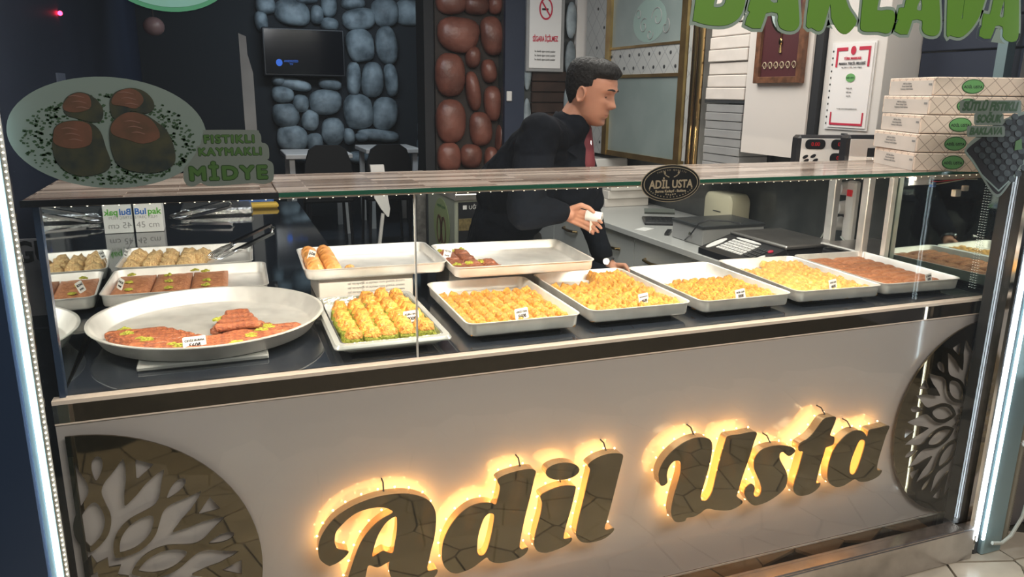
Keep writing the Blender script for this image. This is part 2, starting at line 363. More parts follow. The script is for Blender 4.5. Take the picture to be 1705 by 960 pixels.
def ell(cx, cy, rx, ry, n=40, a=0):
    return [(cx + rx*math.cos(t)*math.cos(a) - ry*math.sin(t)*math.sin(a), cy + rx*math.cos(t)*math.sin(a) + ry*math.sin(t)*math.cos(a)) for t in (2*PI*i/n for i in range(n))]
def rrect(cx, cy, w_, h_, r, n=5):
    out = []
    for sx, sy, a0 in ((1, 1, 0), (-1, 1, PI/2), (-1, -1, PI), (1, -1, 1.5*PI)):
        for i in range(n+1):
            a = a0 + PI/2*i/n; out.append((cx + sx*(w_/2-r) + r*math.cos(a), cy + sy*(h_/2-r) + r*math.sin(a)))
    return out
def dup(src, loc, rz=None, label=None, group=None, scale=None, rot=None):
    r = src.copy(); COL.objects.link(r); r.location = loc
    if rz is not None: r.rotation_euler = (0, 0, rz)
    if rot: r.rotation_euler = rot
    if scale: r.scale = scale
    if label: r['label'] = label
    if group: r['group'] = group
    for ch in src.children:
        c = ch.copy(); COL.objects.link(c); c.parent = r
        for g in ch.children: d = g.copy(); COL.objects.link(d); d.parent = c
    return r

# ================================================================ SETTING
XL, XR, YB = -0.45, 3.02, 7.0
flo = MB().box((-2.5, -6, -0.12), (4.5, YB+.3, -0.012)).build('floor', M['grout'], kind='structure', smooth=False)
MB().box((-1.2, 0.02, -0.012), (3.2, YB, 0.0)).build('dark_tile_area', M['darkfloor'], flo, smooth=False)
# crazy paving: one object per stone (Voronoi cells of a jittered grid)
seeds = []; ST = 0.19
for i in range(-5, 22):
    for j in range(-11, 1):
        seeds.append((i*ST + random.uniform(-.45, .45)*ST + (j % 2)*ST/2, j*ST + random.uniform(-.45, .45)*ST + .06))
def cell(k):
    cx, cy = seeds[k]; poly = [(cx-.4, cy-.4), (cx+.4, cy-.4), (cx+.4, cy+.4), (cx-.4, cy+.4)]
    for q, (sx, sy) in enumerate(seeds):
        if q == k or abs(sx-cx) > .6 or abs(sy-cy) > .6: continue
        nx, ny = sx-cx, sy-cy; L_ = math.hypot(nx, ny); nx /= L_; ny /= L_; dd = L_/2 - 0.0038; out = []
        for i in range(len(poly)):
            a, b = poly[i], poly[(i+1) % len(poly)]; da = (a[0]-cx)*nx+(a[1]-cy)*ny-dd; db = (b[0]-cx)*nx+(b[1]-cy)*ny-dd
            if da <= 0: out.append(a)
            if da*db < 0: t = da/(da-db); out.append((a[0]+(b[0]-a[0])*t, a[1]+(b[1]-a[1])*t))
        poly = out
    return poly
ns = 0; far = MB()
for k, (sx, sy) in enumerate(seeds):
    if not (-.55 < sx < 3.75 and -1.7 < sy < -.03): continue
    pl = cell(k)
    if len(pl) < 3: continue
    pl = [(a, min(b, -.02)) for a, b in pl]
    if ns < 290: MB().prism(pl, -0.012, 0.0 + random.uniform(-.001, .0015)).build('stone', M['marble'], flo, smooth=False); ns += 1
    else: far.prism(pl, -0.012, 0.0)
if far.v: far.build('distant_stones', M['marble'], flo, smooth=False, kind='stuff')
MB().box((XL-.1, 0.35, 0), (XL, YB, 2.8)).build('wall_left', M['navywall'], kind='structure', smooth=False)
MB().box((XR, -0.02, 0), (XR+.1, YB, 2.8)).build('wall_right', M['splash'], kind='structure', smooth=False)
MB().box((XL-.1, -0.2, 2.8), (XR+.1, YB+.1, 2.88)).build('ceiling', M['ceil'], kind='structure', smooth=False)
wb = MB().box((XL-.1, YB, 0), (XR+.1, YB+.1, 2.8)).build('wall_back', M['mortar'], kind='structure', smooth=False)
plat = MB().box((XL, 4.3, 0), (XR, YB, 0.16)).build('trim_1', M['darkfloor'], kind='structure', smooth=False)

def stone_blob(cx, cy, rx, ry, y, parent, m, depth, seed, name='stone'):
    """rounded field stone sitting proud of a wall plane; crop pixels of the photograph -> real size on the wall"""
    s = 2.824; a = at(400+cx/s, cy/s, y=y); b = at(400+(cx+rx)/s, cy/s, y=y); c = at(400+cx/s, (cy-ry)/s, y=y)
    RX = abs(b.x-a.x)*1.08; RZ = abs(c.z-a.z)*1.06; r = random.Random(seed); tilt = r.uniform(-.15, .15)
    def fn(p, d):
        e = 0.78; q = Vector((math.copysign(abs(d.x)**e, d.x)*RX, math.copysign(abs(d.y)**.9, d.y)*depth, math.copysign(abs(d.z)**e, d.z)*RZ))
        q *= 1 + 0.13*noise.noise(Vector((q.x*6+seed, q.y*3, q.z*6)))
        return q
    mb = MB(); mb.ball(a, 1.0, 14, 9, fn, M3=Matrix.Rotation(tilt, 3, 'Y')); return mb.build(name, m, parent, ang=2)
GS = [(245,60,80,60),(120,25,45,40),(360,70,28,45),(415,30,35,50),(420,115,40,30),(310,3,50,15),(560,90,76,50),(680,60,60,62),(565,215,65,75),(688,215,48,85),(530,370,32,75),(620,375,48,80),(708,375,28,75),(555,525,65,80),(680,535,55,75),(530,15,55,27),(200,440,50,40),(285,485,35,40),(400,480,72,58),(215,540,60,55),(330,565,38,45),(245,650,70,60),(435,620,52,62),(352,665,35,40),(512,640,25,35),(650,635,90,28),(570,645,30,20),(250,395,80,28),(420,395,50,28),(180,380,32,22),(795,60,65,60),(855,700,20,45),(850,600,14,55),(850,765,20,30),(300,735,60,30),(440,745,60,30),(560,740,50,28),(100,100,30,45)]
for i, g in enumerate(GS): stone_blob(*g, YB-.02, wb, M['stone'], 0.13, i*3.7)
# the stone column of brown boulders
colp = at(727, 280, y=3.7); colq = at(838, 280, y=3.7)
bc = thing('stone_column', ((colp.x+colq.x)/2, 3.85, 0), 'tall square column faced with glossy brown boulders, left of the man', 'column')
MB().box((colp.x, 3.70, 0), (colq.x, 4.0, 2.8)).build('core', M['redmortar'], bc, smooth=False)
BS = [(990,15,68,50),(1110,25,55,45),(1195,20,32,45),(1025,160,92,80),(1183,165,50,88),(985,350,66,98),(1092,270,32,50),(1168,335,32,55),(1095,430,30,90),(1185,490,36,80),(990,570,66,98),(1128,605,48,78),(980,740,52,65),(1085,735,48,55),(1178,742,28,50),(1215,650,12,60)]
for i, g in enumerate(BS): stone_blob(*g, 3.68, bc, M['redstone'], 0.07, i*5.1+200, 'boulder')
MB().box((colp.x-.075, 3.72, 0), (colp.x-.005, 3.95, 2.8)).build('trim_2', M['blackmatt'], kind='structure', smooth=False)
# rear right wall with dark door frame, planks, white strip
wr = MB().box((2.19, 3.6, 0), (XR, 3.7, 2.8)).build('wall_inner', M['splash'], kind='structure', smooth=False)
MB().box((2.19, 3.56, 0), (2.34, 3.6, 2.8)).build('door_1', M['navywall'], kind='structure', smooth=False)
for k in range(9): MB().box((2.405, 3.565+.004*(k % 2), 1.02+.075*k), (2.74, 3.598, 1.02+.075*k+.07), bev=.004).build('plank', M['woodplank'], wr, smooth=False)
MB().box((2.745, 3.56, 0.9), (2.93, 3.599, 2.8)).build('plaster_strip', M['white'], wr, smooth=False, label='white painted strip of wall')
for k, (z0, z1) in enumerate(((1.2, 1.5), (1.55, 1.9), (1.95, 2.4))):
    MB().ball((2.37, 3.58, (z0+z1)/2), (.035, .03, (z1-z0)/2), 10, 8).build('stone', M['stone'], wr, ang=2)
for k, z in enumerate((1.48, 1.78, 2.05)):
    MB().ball((2.70, 3.56, z), (.045, .02, .13), 10, 8).build('stone', M['stone'], wr, ang=2)
p = at(848, 160, y=3.55)
MB().box((p.x-.02, 3.545, p.z-.035), (p.x+.02, 3.56, p.z+.035), bev=.004).build('light_switch', M['white'], label='small white wall switch on the dark door frame beside the brown stone column', cat='switch')
# no smoking poster
a = at(880, 0, y=3.53); b = at(932, 114, y=3.53)
ps = thing('poster', ((a.x+b.x)/2, 3.53, b.z), 'framed no smoking poster with crimson text on the rear wall', 'poster')
MB().box((a.x-.01, 3.53, b.z-.025), (b.x+.03, 3.558, b.z+.62), bev=.004).build('frame', M['boxgrey'], ps, smooth=False)
MB().box((a.x+.01, 3.524, b.z), (b.x, 3.532, b.z+.58)).build('sheet', M['paper'], ps, smooth=False)
pcx = (a.x+b.x)/2+.005
txt('SİGARA İÇİLMEZ', .050, front(pcx, 3.522, b.z+.20, .03), 'headline', M['redink'], ps, off=.0016, sx=.5, ext=.0006)
for k in range(3): txt('bu alanda sigara içmek yasaktır', .021, front(pcx, 3.522, b.z+.115-.028*k), 'small_print', M['ink'], ps, sx=.62, ext=.0004)
flatloop([ell(0, 0, .052, .075), ell(0, 0, .042, .063)], .0006, front(pcx, 3.521, b.z+.405), 'no_smoking_ring', M['redink'], ps)
MB().box((-.005, -.001, -.064), (.005, .001, .064), M4=Matrix.Translation((pcx, 3.520, b.z+.405)) @ Matrix.Rotation(-.6, 4, 'Y')).build('no_smoking_bar', M['redink'], ps, smooth=False)
MB().box((pcx-.03, 3.521, b.z+.395), (pcx+.018, 3.523, b.z+.408)).build('cigarette', M['ink'], ps, smooth=False)

# ---------------------------------------------------------------- left boundary: column, tile wall, panel seen beside the case
lc = thing('steel_column', (-.19, -.11, 0), 'dark navy steel column at the left edge of the shop window', 'column')
MB().box((-.262, -.145, 0), (-.15, -.06, 2.8), bev=.004).build('shaft', M['navyframe'], lc, smooth=False)
MB().box((-.15, -.135, 0), (-.128, -.125, 2.8)).build('led_channel', M['bluewhite'], lc, smooth=False)
wt = MB().box((-1.6, -.05, 0), (-.264, 0.05, 2.8)).build('wall_front', M['grout'], kind='structure', smooth=False)
for zz in range(6):
    for xx in range(3): MB().box((-.266-.42*(xx+1)+.003, -.056, zz*.42+.003+.28*(zz > 0)-.28*(zz > 0)), (-.266-.42*xx-.003, -.05, zz*.42+.417)).build('tile', M['walltile'], wt, smooth=False)
tg = thing('led_strip', (-.128, -.14, 0.05), 'bright cool white vertical light strip at the left edge of the window', 'light strip')
MB().box((-.139, -.142, 0.05), (-.131, -.136, 2.7), bev=.002).build('tube', M['led'], tg)
mb = MB()
for k in range(150): mb.ball((-.123, -.131, .12+k*.0115), .0021, 6, 4)
mb.build('led_beads', M['leddot'], tg, kind='stuff')
MB().box((-.1275, -.1295, .05), (-.119, -.1275, 2.7)).build('bead_tape', M['alu_dull'], tg, smooth=False)
sp = thing('notice_panel', (-.27, .42, .2), 'grey notice panel with dark capital letters left of the display case', 'panel')
MB().box((-.40, .42, .20), (-.137, .44, .93)).build('lower_board', M['navywall'], sp, smooth=False)
MB().box((-.39, .414, at(75, 525, y=.41).z), (-.135, .42, at(75, 397, y=.41).z)).build('grey_board', mat('grey_board', (.50, .51, .56), .5), sp, smooth=False)
txt('GU', .075, front(at(56, 421, y=.41).x, .412, at(56, 421, y=.41).z, -.02), 'lettering', M['blackmatt'], sp, off=.002, ext=.001, sx=.8)

# ================================================================ DISPLAY COUNTER
dc = thing('display_counter', (1.27, .2, 0), 'long glass display counter with gloss white front and bronze band', 'counter')
MB().box((-.133, 0, .086), (2.66, .03, .832)).build('front_panel', M['panel'], dc, smooth=False, label='gloss white front panel')
MB().box((-.133, .03, .05), (2.66, .60, .858)).build('carcass', M['blackmatt'], dc, smooth=False)
MB().box((-.133, -.004, .832), (2.66, .03, .876)).build('bronze_band', M['trimmirror'], dc, smooth=False, label='mirror bronze band under the ledge')
MB().box((-.133, -.0045, .829), (2.66, 0, .8325)).build('band_edge', M['lip'], dc, smooth=False)
MB().box((-.133, -.006, .876), (2.66, .022, .885)).build('ledge', M['lip'], dc, smooth=False, label='pale peach ledge at the foot of the glass')
MB().box((-.133, -.004, .079), (2.66, .0, .084)).build('bottom_bead', M['alu'], dc, smooth=False)
MB().box((-.133, -.001, .0), (2.66, .03, .079)).build('plinth', M['trimmirror'], dc, smooth=False, label='mirror bronze plinth')
MB().box((-.115, .03, .860), (2.66, .62, .884)).build('shelf', M['granite'], dc, smooth=False, label='glossy black display shelf')
for k, (x0, x1) in enumerate(((-.112, .672), (.675, 2.655))):
    MB().box((x0, .022, .885), (x1, .028, 1.304)).build('front_glass', M['caseglass'], dc, smooth=False, label='clear front glass, %s pane' % ('shorter left' if k == 0 else 'long right'))
MB().box((.6715, .0215, .885), (.6755, .0285, 1.304)).build('glass_joint', M['whitegloss'], dc, smooth=False)
MB().box((.36, .004, 1.306), (2.66, .41, 1.313)).build('top_glass', M['film'], dc, smooth=False, label='glass top under a striped wood-look film')
MB().box((-.137, .004, 1.306), (.356, .50, 1.313)).build('top_glass', M['film'], dc, smooth=False, label='short glass top at the left end')
MB().box((.36, .000, 1.304), (2.66, .004, 1.3135)).build('top_edge', M['glassedge'], dc, smooth=False, label='dark green glass edge')
MB().box((-.137, -.002, 1.301), (.36, .006, 1.3145)).build('top_edge', M['black'], dc, smooth=False, label='black frame edge')
MB().box((-.120, .012, .885), (-.108, .034, 1.302)).build('corner_post', M['navyframe'], dc, smooth=False)
MB().box((-.105, .006, 1.2995), (2.64, .018, 1.3025)).build('strip_channel', M['lip'], dc, smooth=False)
mb = MB()
for k in range(92): mb.ball((-.08+k*.0295, 0.0155, 1.2985), .0019, 6, 4)
mb.build('led_beads', M['leddot'], dc, kind='stuff', label='row of small warm lamps under the top edge')
ML = Matrix.Rotation(math.radians(1.15), 4, 'Z'); ML.translation = (-.117, .035, 0)
MB().box((-.006, 0, .885), (0, 2.75, 1.302), M4=ML).build('side_mirror', M['mirror'], smooth=False, label='tall-edged mirror panel closing the left end of the display case', cat='mirror')
MB().box((2.655, .03, .885), (2.66, .46, 1.304)).build('right_mirror', M['mirror_green'], dc, smooth=False, label='greenish mirror glass at the right end')
MB().box((2.628, .44, .80), (2.652, .462, 1.30), bev=.002).build('post', M['alu'], dc, smooth=False, label='square aluminium post')
MB().box((2.645, .38, 1.27), (2.654, .46, 1.30)).build('post', M['alu'], dc, smooth=False, label='short aluminium rail end')
mb = MB()
for j in range(3):
    for k in range(44): mb.ball((2.652, .062+j*.010, .90+k*.0088), .0013, 5, 4)
mb.build('corner_led_beads', mat('white_bead', (.8, .82, .8), .4, emit=(.9, .95, .9), es=.35), dc, kind='stuff', label='vertical rows of tiny lamps at the right end')
# back worktops that the case stands on
lw = MB().box((-.115, .62, .845), (1.62, .935, .884)).box((-.19, .936, .845), (.652, 3.0, .884)).build('worktop', M['granite'], label='glossy black L-shaped worktop behind the glass case, left', cat='worktop')
MB().box((-.1, .901, .0), (.64, 2.95, .844)).build('base_cabinet', M['blackmatt'], label='black base cabinet carrying the left leg of the worktop', cat='cabinet')

# sill and outer window
sl = thing('window_sill', (1.25, -.13, 0), 'low brushed steel sill channel at the foot of the shop window', 'sill')
MB().box((-.118, -.165, 0), (2.56, -.12, .118), bev=.004).build('sill_face', M['steel'], sl, smooth=False)
MB().box((-.118, -.168, .118), (2.50, -.110, .128), bev=.004).build('sill_cap', M['sillsteel'], sl, smooth=False, label='bright steel cap')
MB().box((-.118, -.128, .128), (2.60, -.124, 2.8)).build('window_1', M['pane'], kind='structure', smooth=False)

# ---------------------------------------------------------------- sign letters
YL = -.066
def px2(pts, o, s, y): return [(lambda q: (q.x, q.z))(at(o[0]+a/s, o[1]+b/s, y=y)) for a, b in pts]
def letter(name, label, loops, sm=4):
    sl_ = [smoothloop(l, sm) for l in loops]
    xs = [p[0] for p in sl_[0]]; zs = [p[1] for p in sl_[0]]; cx = sum(xs)/len(xs)
    t = thing('sign_letter', (cx, YL, min(zs)), label, 'sign letter', 'backlit gold letters on the counter front')
    M1 = lambda y: Matrix.Translation((0, y, 0)) @ Matrix.Rotation(PI/2, 4, 'X')
    flatloop(sl_, .0015, M1(YL+.0015), 'face', M['goldmirror'], t, label='mirror gold face')
    flatloop(sl_, .0145, M1(YL+.0175), 'side', M['goldside'], t, off=-.0006, label='brushed gold side')
    flatloop(sl_, .001, M1(YL+.034), 'light_plate', M['ledback'], t, off=-.004, label='warm glowing back plate')
    mb = MB(); lp = sl_[0]; acc = 0; last = lp[-1]
    for i, q in enumerate(lp):
        acc += (Vector(q)-Vector(last)).length; last = q
        if acc > .034:
            acc = 0; n = (Vector(lp[(i+1) % len(lp)])-Vector(lp[i-1])).normalized(); 
            mb.ball((q[0], YL+.038, q[1]), .0026, 6, 4)
    mb.build('led_beads', M['ledwarm'], t, kind='stuff')
    for q in (max(sl_[0], key=lambda r: r[1]),):
        MB().tube([(q[0], YL+.02, q[1]-.004), (q[0]+.004, -.02, q[1]+.012), (q[0]+.004, 0, q[1]+.012)], .0022, 6).build('standoff', M['darkgrey'], t)
    return t
oA = (510, 760); A1 = [(175,870),(110,820),(95,740),(110,660),(160,570),(230,490),(330,420),(430,370),(560,325),(700,300),(820,298),(920,320),(990,360),(1030,430),(1038,520),(1025,640),(1000,740),(980,830),(968,890),(985,913),(1046,900),(1042,935),(1000,980),(900,1020),(780,1020),(700,990),(665,930),(660,870),(665,838),(640,850),(570,884),(500,868),(480,930),(462,1010),(430,1080),(370,1110),(310,1085),(310,1030),(335,965),(365,870),(410,740),(450,660),(520,570),(600,500),(690,447),(660,418),(620,406),(560,405),(480,420),(400,450),(330,500),(270,560),(235,610),(228,680),(240,720),(265,740),(330,752),(338,765),(310,800),(260,840),(210,865)]
A2 = [(715,478),(725,520),(722,600),(705,700),(692,768),(650,765),(615,752),(560,785),(527,798),(540,730),(565,650),(600,580),(650,515)]
letter('A', 'large backlit gold script capital with two legs, first letter on the counter front', [px2(A1, oA, 4.8, YL), px2(A2, oA, 4.8, YL)])
od = (720, 730); sd_ = 4.1727
d1 = [(440,458),(410,447),(360,445),(290,460),(220,500),(150,570),(100,650),(72,730),(66,820),(80,880),(115,920),(160,935),(210,925),(280,895),(340,850),(378,825),(400,848),(450,864),(520,855),(600,830),(650,795),(665,757),(625,768),(608,752),(612,700),(640,560),(680,400),(705,290),(718,240),(714,220),(690,212),(630,218),(560,235),(490,260),(452,290),(468,330),(465,370),(450,430)]
d2 = [(405,518),(428,530),(425,580),(410,660),(390,740),(372,790),(348,812),(325,808),(312,780),(315,700),(330,630),(355,560),(380,528)]
letter('d', 'backlit gold small letter with round bowl and tall stem, second on the counter front', [px2(d1, od, sd_, YL), px2(d2, od, sd_, YL)])
i1 = [(750,400),(790,370),(860,340),(930,325),(985,328),(997,340),(985,400),(960,500),(930,600),(913,675),(920,697),(968,688),(962,715),(920,745),(850,775),(790,792),(740,785),(712,755),(706,710),(720,640),(750,530),(762,450)]
ti = letter('i', 'backlit gold small dotted letter, third on the counter front', [px2(i1, od, sd_, YL)])
dot = [px2(ell(905, 227, 118, 58, 26, -.13), od, sd_, YL)]
for nm, mm, yy, e, of in (('dot_face', 'goldmirror', YL+.0015, .0015, 0), ('dot_side', 'goldside', YL+.0175, .0145, -.0006), ('dot_light_plate', 'ledback', YL+.034, .001, -.004)):
    flatloop(dot, e, Matrix.Translation((0, yy, 0)) @ Matrix.Rotation(PI/2, 4, 'X'), nm, M[mm], ti, off=of)
l1 = [(1082,185),(1120,150),(1180,120),(1250,103),(1310,105),(1325,120),(1318,160),(1290,270),(1250,430),(1215,560),(1198,615),(1215,635),(1262,622),(1250,650),(1200,690),(1130,715),(1060,722),(1020,705),(1000,670),(1003,620),(1020,540),(1050,420),(1075,310),(1092,240),(1095,210)]
letter('l', 'backlit gold tall slanted plain stem letter, fourth on the counter front', [px2(l1, od, sd_, YL)])
U1 = [(150,617),(133,570),(135,500),(175,415),(240,340),(310,285),(390,245),(460,230),(520,236),(550,262),(557,310),(548,390),(530,470),(505,560),(480,640),(465,700),(475,732),(505,736),(530,710),(560,650),(590,520),(625,380),(655,280),(672,235),(695,218),(780,205),(908,187),(890,270),(850,400),(800,540),(765,660),(754,700),(798,738),(780,770),(700,810),(600,812),(540,800),(500,805),(465,832),(410,862),(355,872),(335,898),(270,905),(237,870),(232,800),(255,690),(285,590),(305,510),(305,440),(285,415),(245,425),(210,470),(195,530),(198,592)]
letter('U', 'large backlit gold script capital with curled left arm, first of the second word', [px2(U1, (1070, 680), 4.8, YL)])
s1 = [(1281,744),(1294.4,741.3),(1307.5,741.3),(1319,744),(1324.4,749.7),(1320.6,755.3),(1314,759),(1308.5,756),(1303.8,752),(1299,754.4),(1298,762),(1302,771),(1308.4,782.5),(1311.3,793.8),(1309.4,807),(1303.8,816),(1292.5,825.7),(1281,833),(1270,838),(1256,841),(1246,834),(1240,822),(1242,812),(1248,806),(1254,806),(1257,813),(1255,822),(1259,827),(1265,824),(1268,815),(1266,804),(1261,793),(1256,780),(1256,766),(1262,755),(1270,748)]
letter('s', 'small backlit gold curvy letter with curled tail, between the big capital and the pointed letter', [px2(s1, (0, 0), 1, YL)])
t1 = [(650,128),(640,180),(615,240),(600,290),(636,305),(630,365),(590,388),(560,400),(545,450),(520,530),(495,620),(478,690),(480,715),(512,712),(500,750),(440,800),(370,825),(310,822),(280,790),(275,745),(290,680),(320,580),(350,470),(355,437),(325,430),(318,410),(335,360),(400,320),(460,260),(510,190),(550,145),(600,128)]
letter('t', 'backlit gold letter with a pointed crossbar, second from the right on the counter front', [px2(t1, (1270, 670), 5.332, YL)], 3)
a1 = [(922,298),(900,265),(860,245),(800,255),(740,290),(680,350),(630,420),(600,500),(580,580),(580,670),(600,720),(650,748),(710,740),(770,705),(818,680),(860,700),(920,700),(990,675),(1040,640),(1060,600),(1028,603),(1015,580),(1030,500),(1060,400),(1095,290),(1126,215),(1100,205),(1040,222),(975,235),(945,250),(934,298)]
a2 = [(885,328),(908,345),(900,400),(870,500),(840,590),(810,635),(785,635),(772,600),(785,520),(820,420),(855,345)]
letter('a', 'backlit gold round letter with narrow slit, rightmost on the counter front', [px2(a1, (1270, 670), 5.332, YL), px2(a2, (1270, 670), 5.332, YL)])

# ---------------------------------------------------------------- pierced tree emblems
def emblem(cx, cz, R, sgn, label):
    Y0 = -.016; t = thing('tree_emblem', (cx, Y0, cz-R), label, 'wall ornament', 'gold tree medallions on the counter front')
    A = Matrix.Translation((0, Y0, 0)) @ Matrix.Rotation(PI/2, 4, 'X')
    pol = lambda r, a: (cx + sgn*r*R*math.cos(math.radians(a)), cz + r*R*math.sin(math.radians(a)))
    arc = lambda r, a0, a1, n=40: [pol(r, a0+(a1-a0)*i/n) for i in range(n+1)]
    flatloop([arc(1, -90, 90) + arc(.875, 90, -90)], .0025, A, 'ring', M['goldmirror'], t)
    MB().box((min(cx, cx+sgn*.02*R), Y0-.0025, cz-R), (max(cx, cx+sgn*.03*R), Y0+.0025, cz+R)).build('edge_bar', M['goldmirror'], t, smooth=False)
    def rad(a, prof):   # profile of (r, half width, ) -> closed loop along direction a
        L_ = [];
        for r, w_ in prof: L_.append((r, w_))
        for r, w_ in reversed(prof): L_.append((r, -w_))
        ca, sa = math.cos(math.radians(a)), math.sin(math.radians(a))
        return [(cx + sgn*R*(r*ca - w_*sa), cz + R*(r*sa + w_*ca)) for r, w_ in L_]
    for k, a in enumerate((80, 47, 14, -19, -52, -83)):
        o = rad(a, [(.26, .01), (.30, .05), (.36, .085), (.43, .098), (.50, .09), (.58, .055), (.64, .034), (.70, .044), (.77, .085), (.83, .115), (.89, .125)])
        h1 = rad(a, [(.30, .008), (.36, .048), (.43, .064), (.50, .056), (.57, .018)])
        h2 = rad(a, [(.72, .006), (.78, .026), (.83, .028), (.865, .012)])
        flatloop([smoothloop(o, 3), smoothloop(h1, 3), smoothloop(h2, 3)], .0021, A, 'branch', M['goldmirror'], t)
    for k, a in enumerate((63.5, 30.5, -2.5, -35.5, -68)):
        o = rad(a, [(.58, .004), (.66, .035), (.74, .055), (.82, .09), (.885, .135)])
        h = rad(a, [(.76, .005), (.80, .022), (.85, .045), (.872, .05)])
        flatloop([o, h], .0019, A, 'spike', M['goldmirror'], t)
    sun = [pol(.235 if i % 2 else .185, -90+i*180/16) for i in range(17)] + [pol(.10 if i % 2 else .135, 90-i*180/12) for i in range(13)]
    flatloop([sun], .0025, A, 'sun', M['goldmirror'], t)
    for a in (60, 0, -60): q = pol(.93, a); MB().tube([(q[0], Y0, q[1]), (q[0], 0, q[1])], .004, 6).build('standoff', M['darkgrey'], t)
emblem(-.115, .4255, .381, 1, 'half-round pierced gold tree medallion at the left end of the counter front')
emblem(2.652, .45, .362, -1, 'half-round pierced gold tree medallion at the right end of the counter front')

# ================================================================ TRAYS
def trayrings(w_, d_, h, r, th=.0022, rimw=.004, flare=.004):
    f = lambda dw, z: [(p[0], p[1], z) for p in rrect(0, 0, w_-2*dw, d_-2*dw, max(.004, r-dw), 6)]
    return [f(.012+flare, 0), f(flare+.003, .003), f(flare, .008), f(0.001, h-.002), f(-rimw, h-.001), f(-rimw, h+.0012), f(.0, h+.0015), f(th+.0005, h-.001), f(flare+th, .009), f(flare+th+.004, .0045), f(.016+flare, .0035)]
def tray(cx, cy, z, w_, d_, h, rz, label, m='alu', r=.028):
    mb = MB(); rg = trayrings(w_, d_, h, r)
    mb.loft(rg); T = Matrix.Translation((cx, cy, z)) @ Matrix.Rotation(rz, 4, 'Z'); mb.xf(T)
    mb.build('baking_tray', M[m], label=label, cat='tray', group='baking trays in the display case', origin=(cx, cy, z), ang=1.0)
    return T
def riser(x0, y0, x1, y1, z0, z1, label, m='blackmatt'):
    return MB().box((x0, y0, z0), (x1, y1, z1), bev=.003).build('riser_block', M[m], smooth=False, label=label, cat='riser', group='blocks under the trays')

def pastry(kind, w_, d_, h, seed, m):
    """one small pastry, base at z=0"""
    r = random.Random(seed); mb = MB()
    def fn(p, d):
        e = .42 if kind == 'flat' else .66
        q = Vector((math.copysign(abs(d.x)**e, d.x)*w_/2, math.copysign(abs(d.y)**e, d.y)*d_/2, max(-.15, d.z if d.z > 0 else d.z)*h*(.62 if kind == 'flat' else 1)))
        q *= 1 + .24*noise.noise(Vector((q.x*85+seed*9, q.y*85, q.z*85)))
        if kind == 'fold': q.z += .12*h*math.sin(q.x*260+seed)
        return q
    mb.ball((0, 0, h*.1), 1.0, 12, 9, fn)
    if kind == 'green':
        for i in range(len(mb.f)):
            zc = sum(mb.v[j].z for j in mb.f[i])/len(mb.f[i]); mb.mi[i] = 1 if zc < h*.60 else 0
    return mb
PROTO = {}
def pieces(T, spots, kind, w_, d_, h, m, label, cat, group, name='baklava_piece', zoff=.0045):
    key = (kind, w_, d_, h, name)
    first = []
    for v in range(4): first.append(None)
    for i, (x, y, rz, dz) in enumerate(spots):
        v = i % 4; P = T @ Vector((x, y, zoff+dz)); R = T.to_euler().z + rz
        if first[v] is None:
            mb = pastry(kind, w_, d_, h, v*3.1+hash_(group) % 50, m)
            mm = [M[q] for q in m] if isinstance(m, tuple) else M[m]
            o = mb.build(name, mm, label=label, cat=cat, group=group, origin=(0, 0, 0), ang=1.6); o.location = P; o.rotation_euler = (0, 0, R); first[v] = o
        else:
            o = first[v].copy(); COL.objects.link(o); o.location = P; o.rotation_euler = (0, 0, R+random.uniform(-.05, .05)); s = random.uniform(.95, 1.05); o.scale = (s, s, random.uniform(.9, 1.12))
def hash_(s): return sum(ord(c)*(i+1) for i, c in enumerate(s))
def grid(nx, ny, x0, x1, y0, y1, skip=None, jit=.0012, dz=0):
    out = []
    for j in range(ny):
        for i in range(nx):
            x = x0+(x1-x0)*(i+.5)/nx; y = y0+(y1-y0)*(j+.5)/ny
            if skip and skip(i, j, x, y): continue
            out.append((x+random.uniform(-jit, jit), y+random.uniform(-jit, jit), random.uniform(-.06, .06), dz*random.random()))
    return out
def card(P, lines, w_, h_, label, rz=0, lean=-.25, roll=0, sz=.013):
    """handwritten price card standing in the food"""
    t = thing('price_card', P, label, 'price card', 'handwritten price cards', rot=(lean, roll, rz))
    W = WM[t]
    MB().add([W @ Vector((p[0], q, p[1])) for q in (0, .0012) for p in rrect(0, h_/2, w_, h_, .003, 3)], [tuple(range(16)), tuple(range(31, 15, -1))] + [(i, (i+1) % 16, 16+(i+1) % 16, 16+i) for i in range(16)]).build('card', M['paper'], t, smooth=False)
    for k, s in enumerate(lines):
        me = text_mesh(s, 1, .0002, .0); wd = max(v.co.x for v in me.vertices)-min(v.co.x for v in me.vertices); fs_ = min(w_*(.84 if k == 0 else .6)/wd, h_*(.38 if k == 0 else .46))
        mb = MB().mesh(bold(text_mesh(s, fs_, .0001, 0, shear=.15), fs_*.035))
        mb.xf(W @ Matrix.Translation((0, -.0006, h_*(.68-.40*k))) @ Matrix.Rotation(PI/2, 4, 'X')).build('writing', M['ink'], t, smooth=False)
    MB().box((-.001, .0012, -.022), (.001, .0022, h_*.6), M4=W).build('pick', M['boxplain'], t, smooth=False)

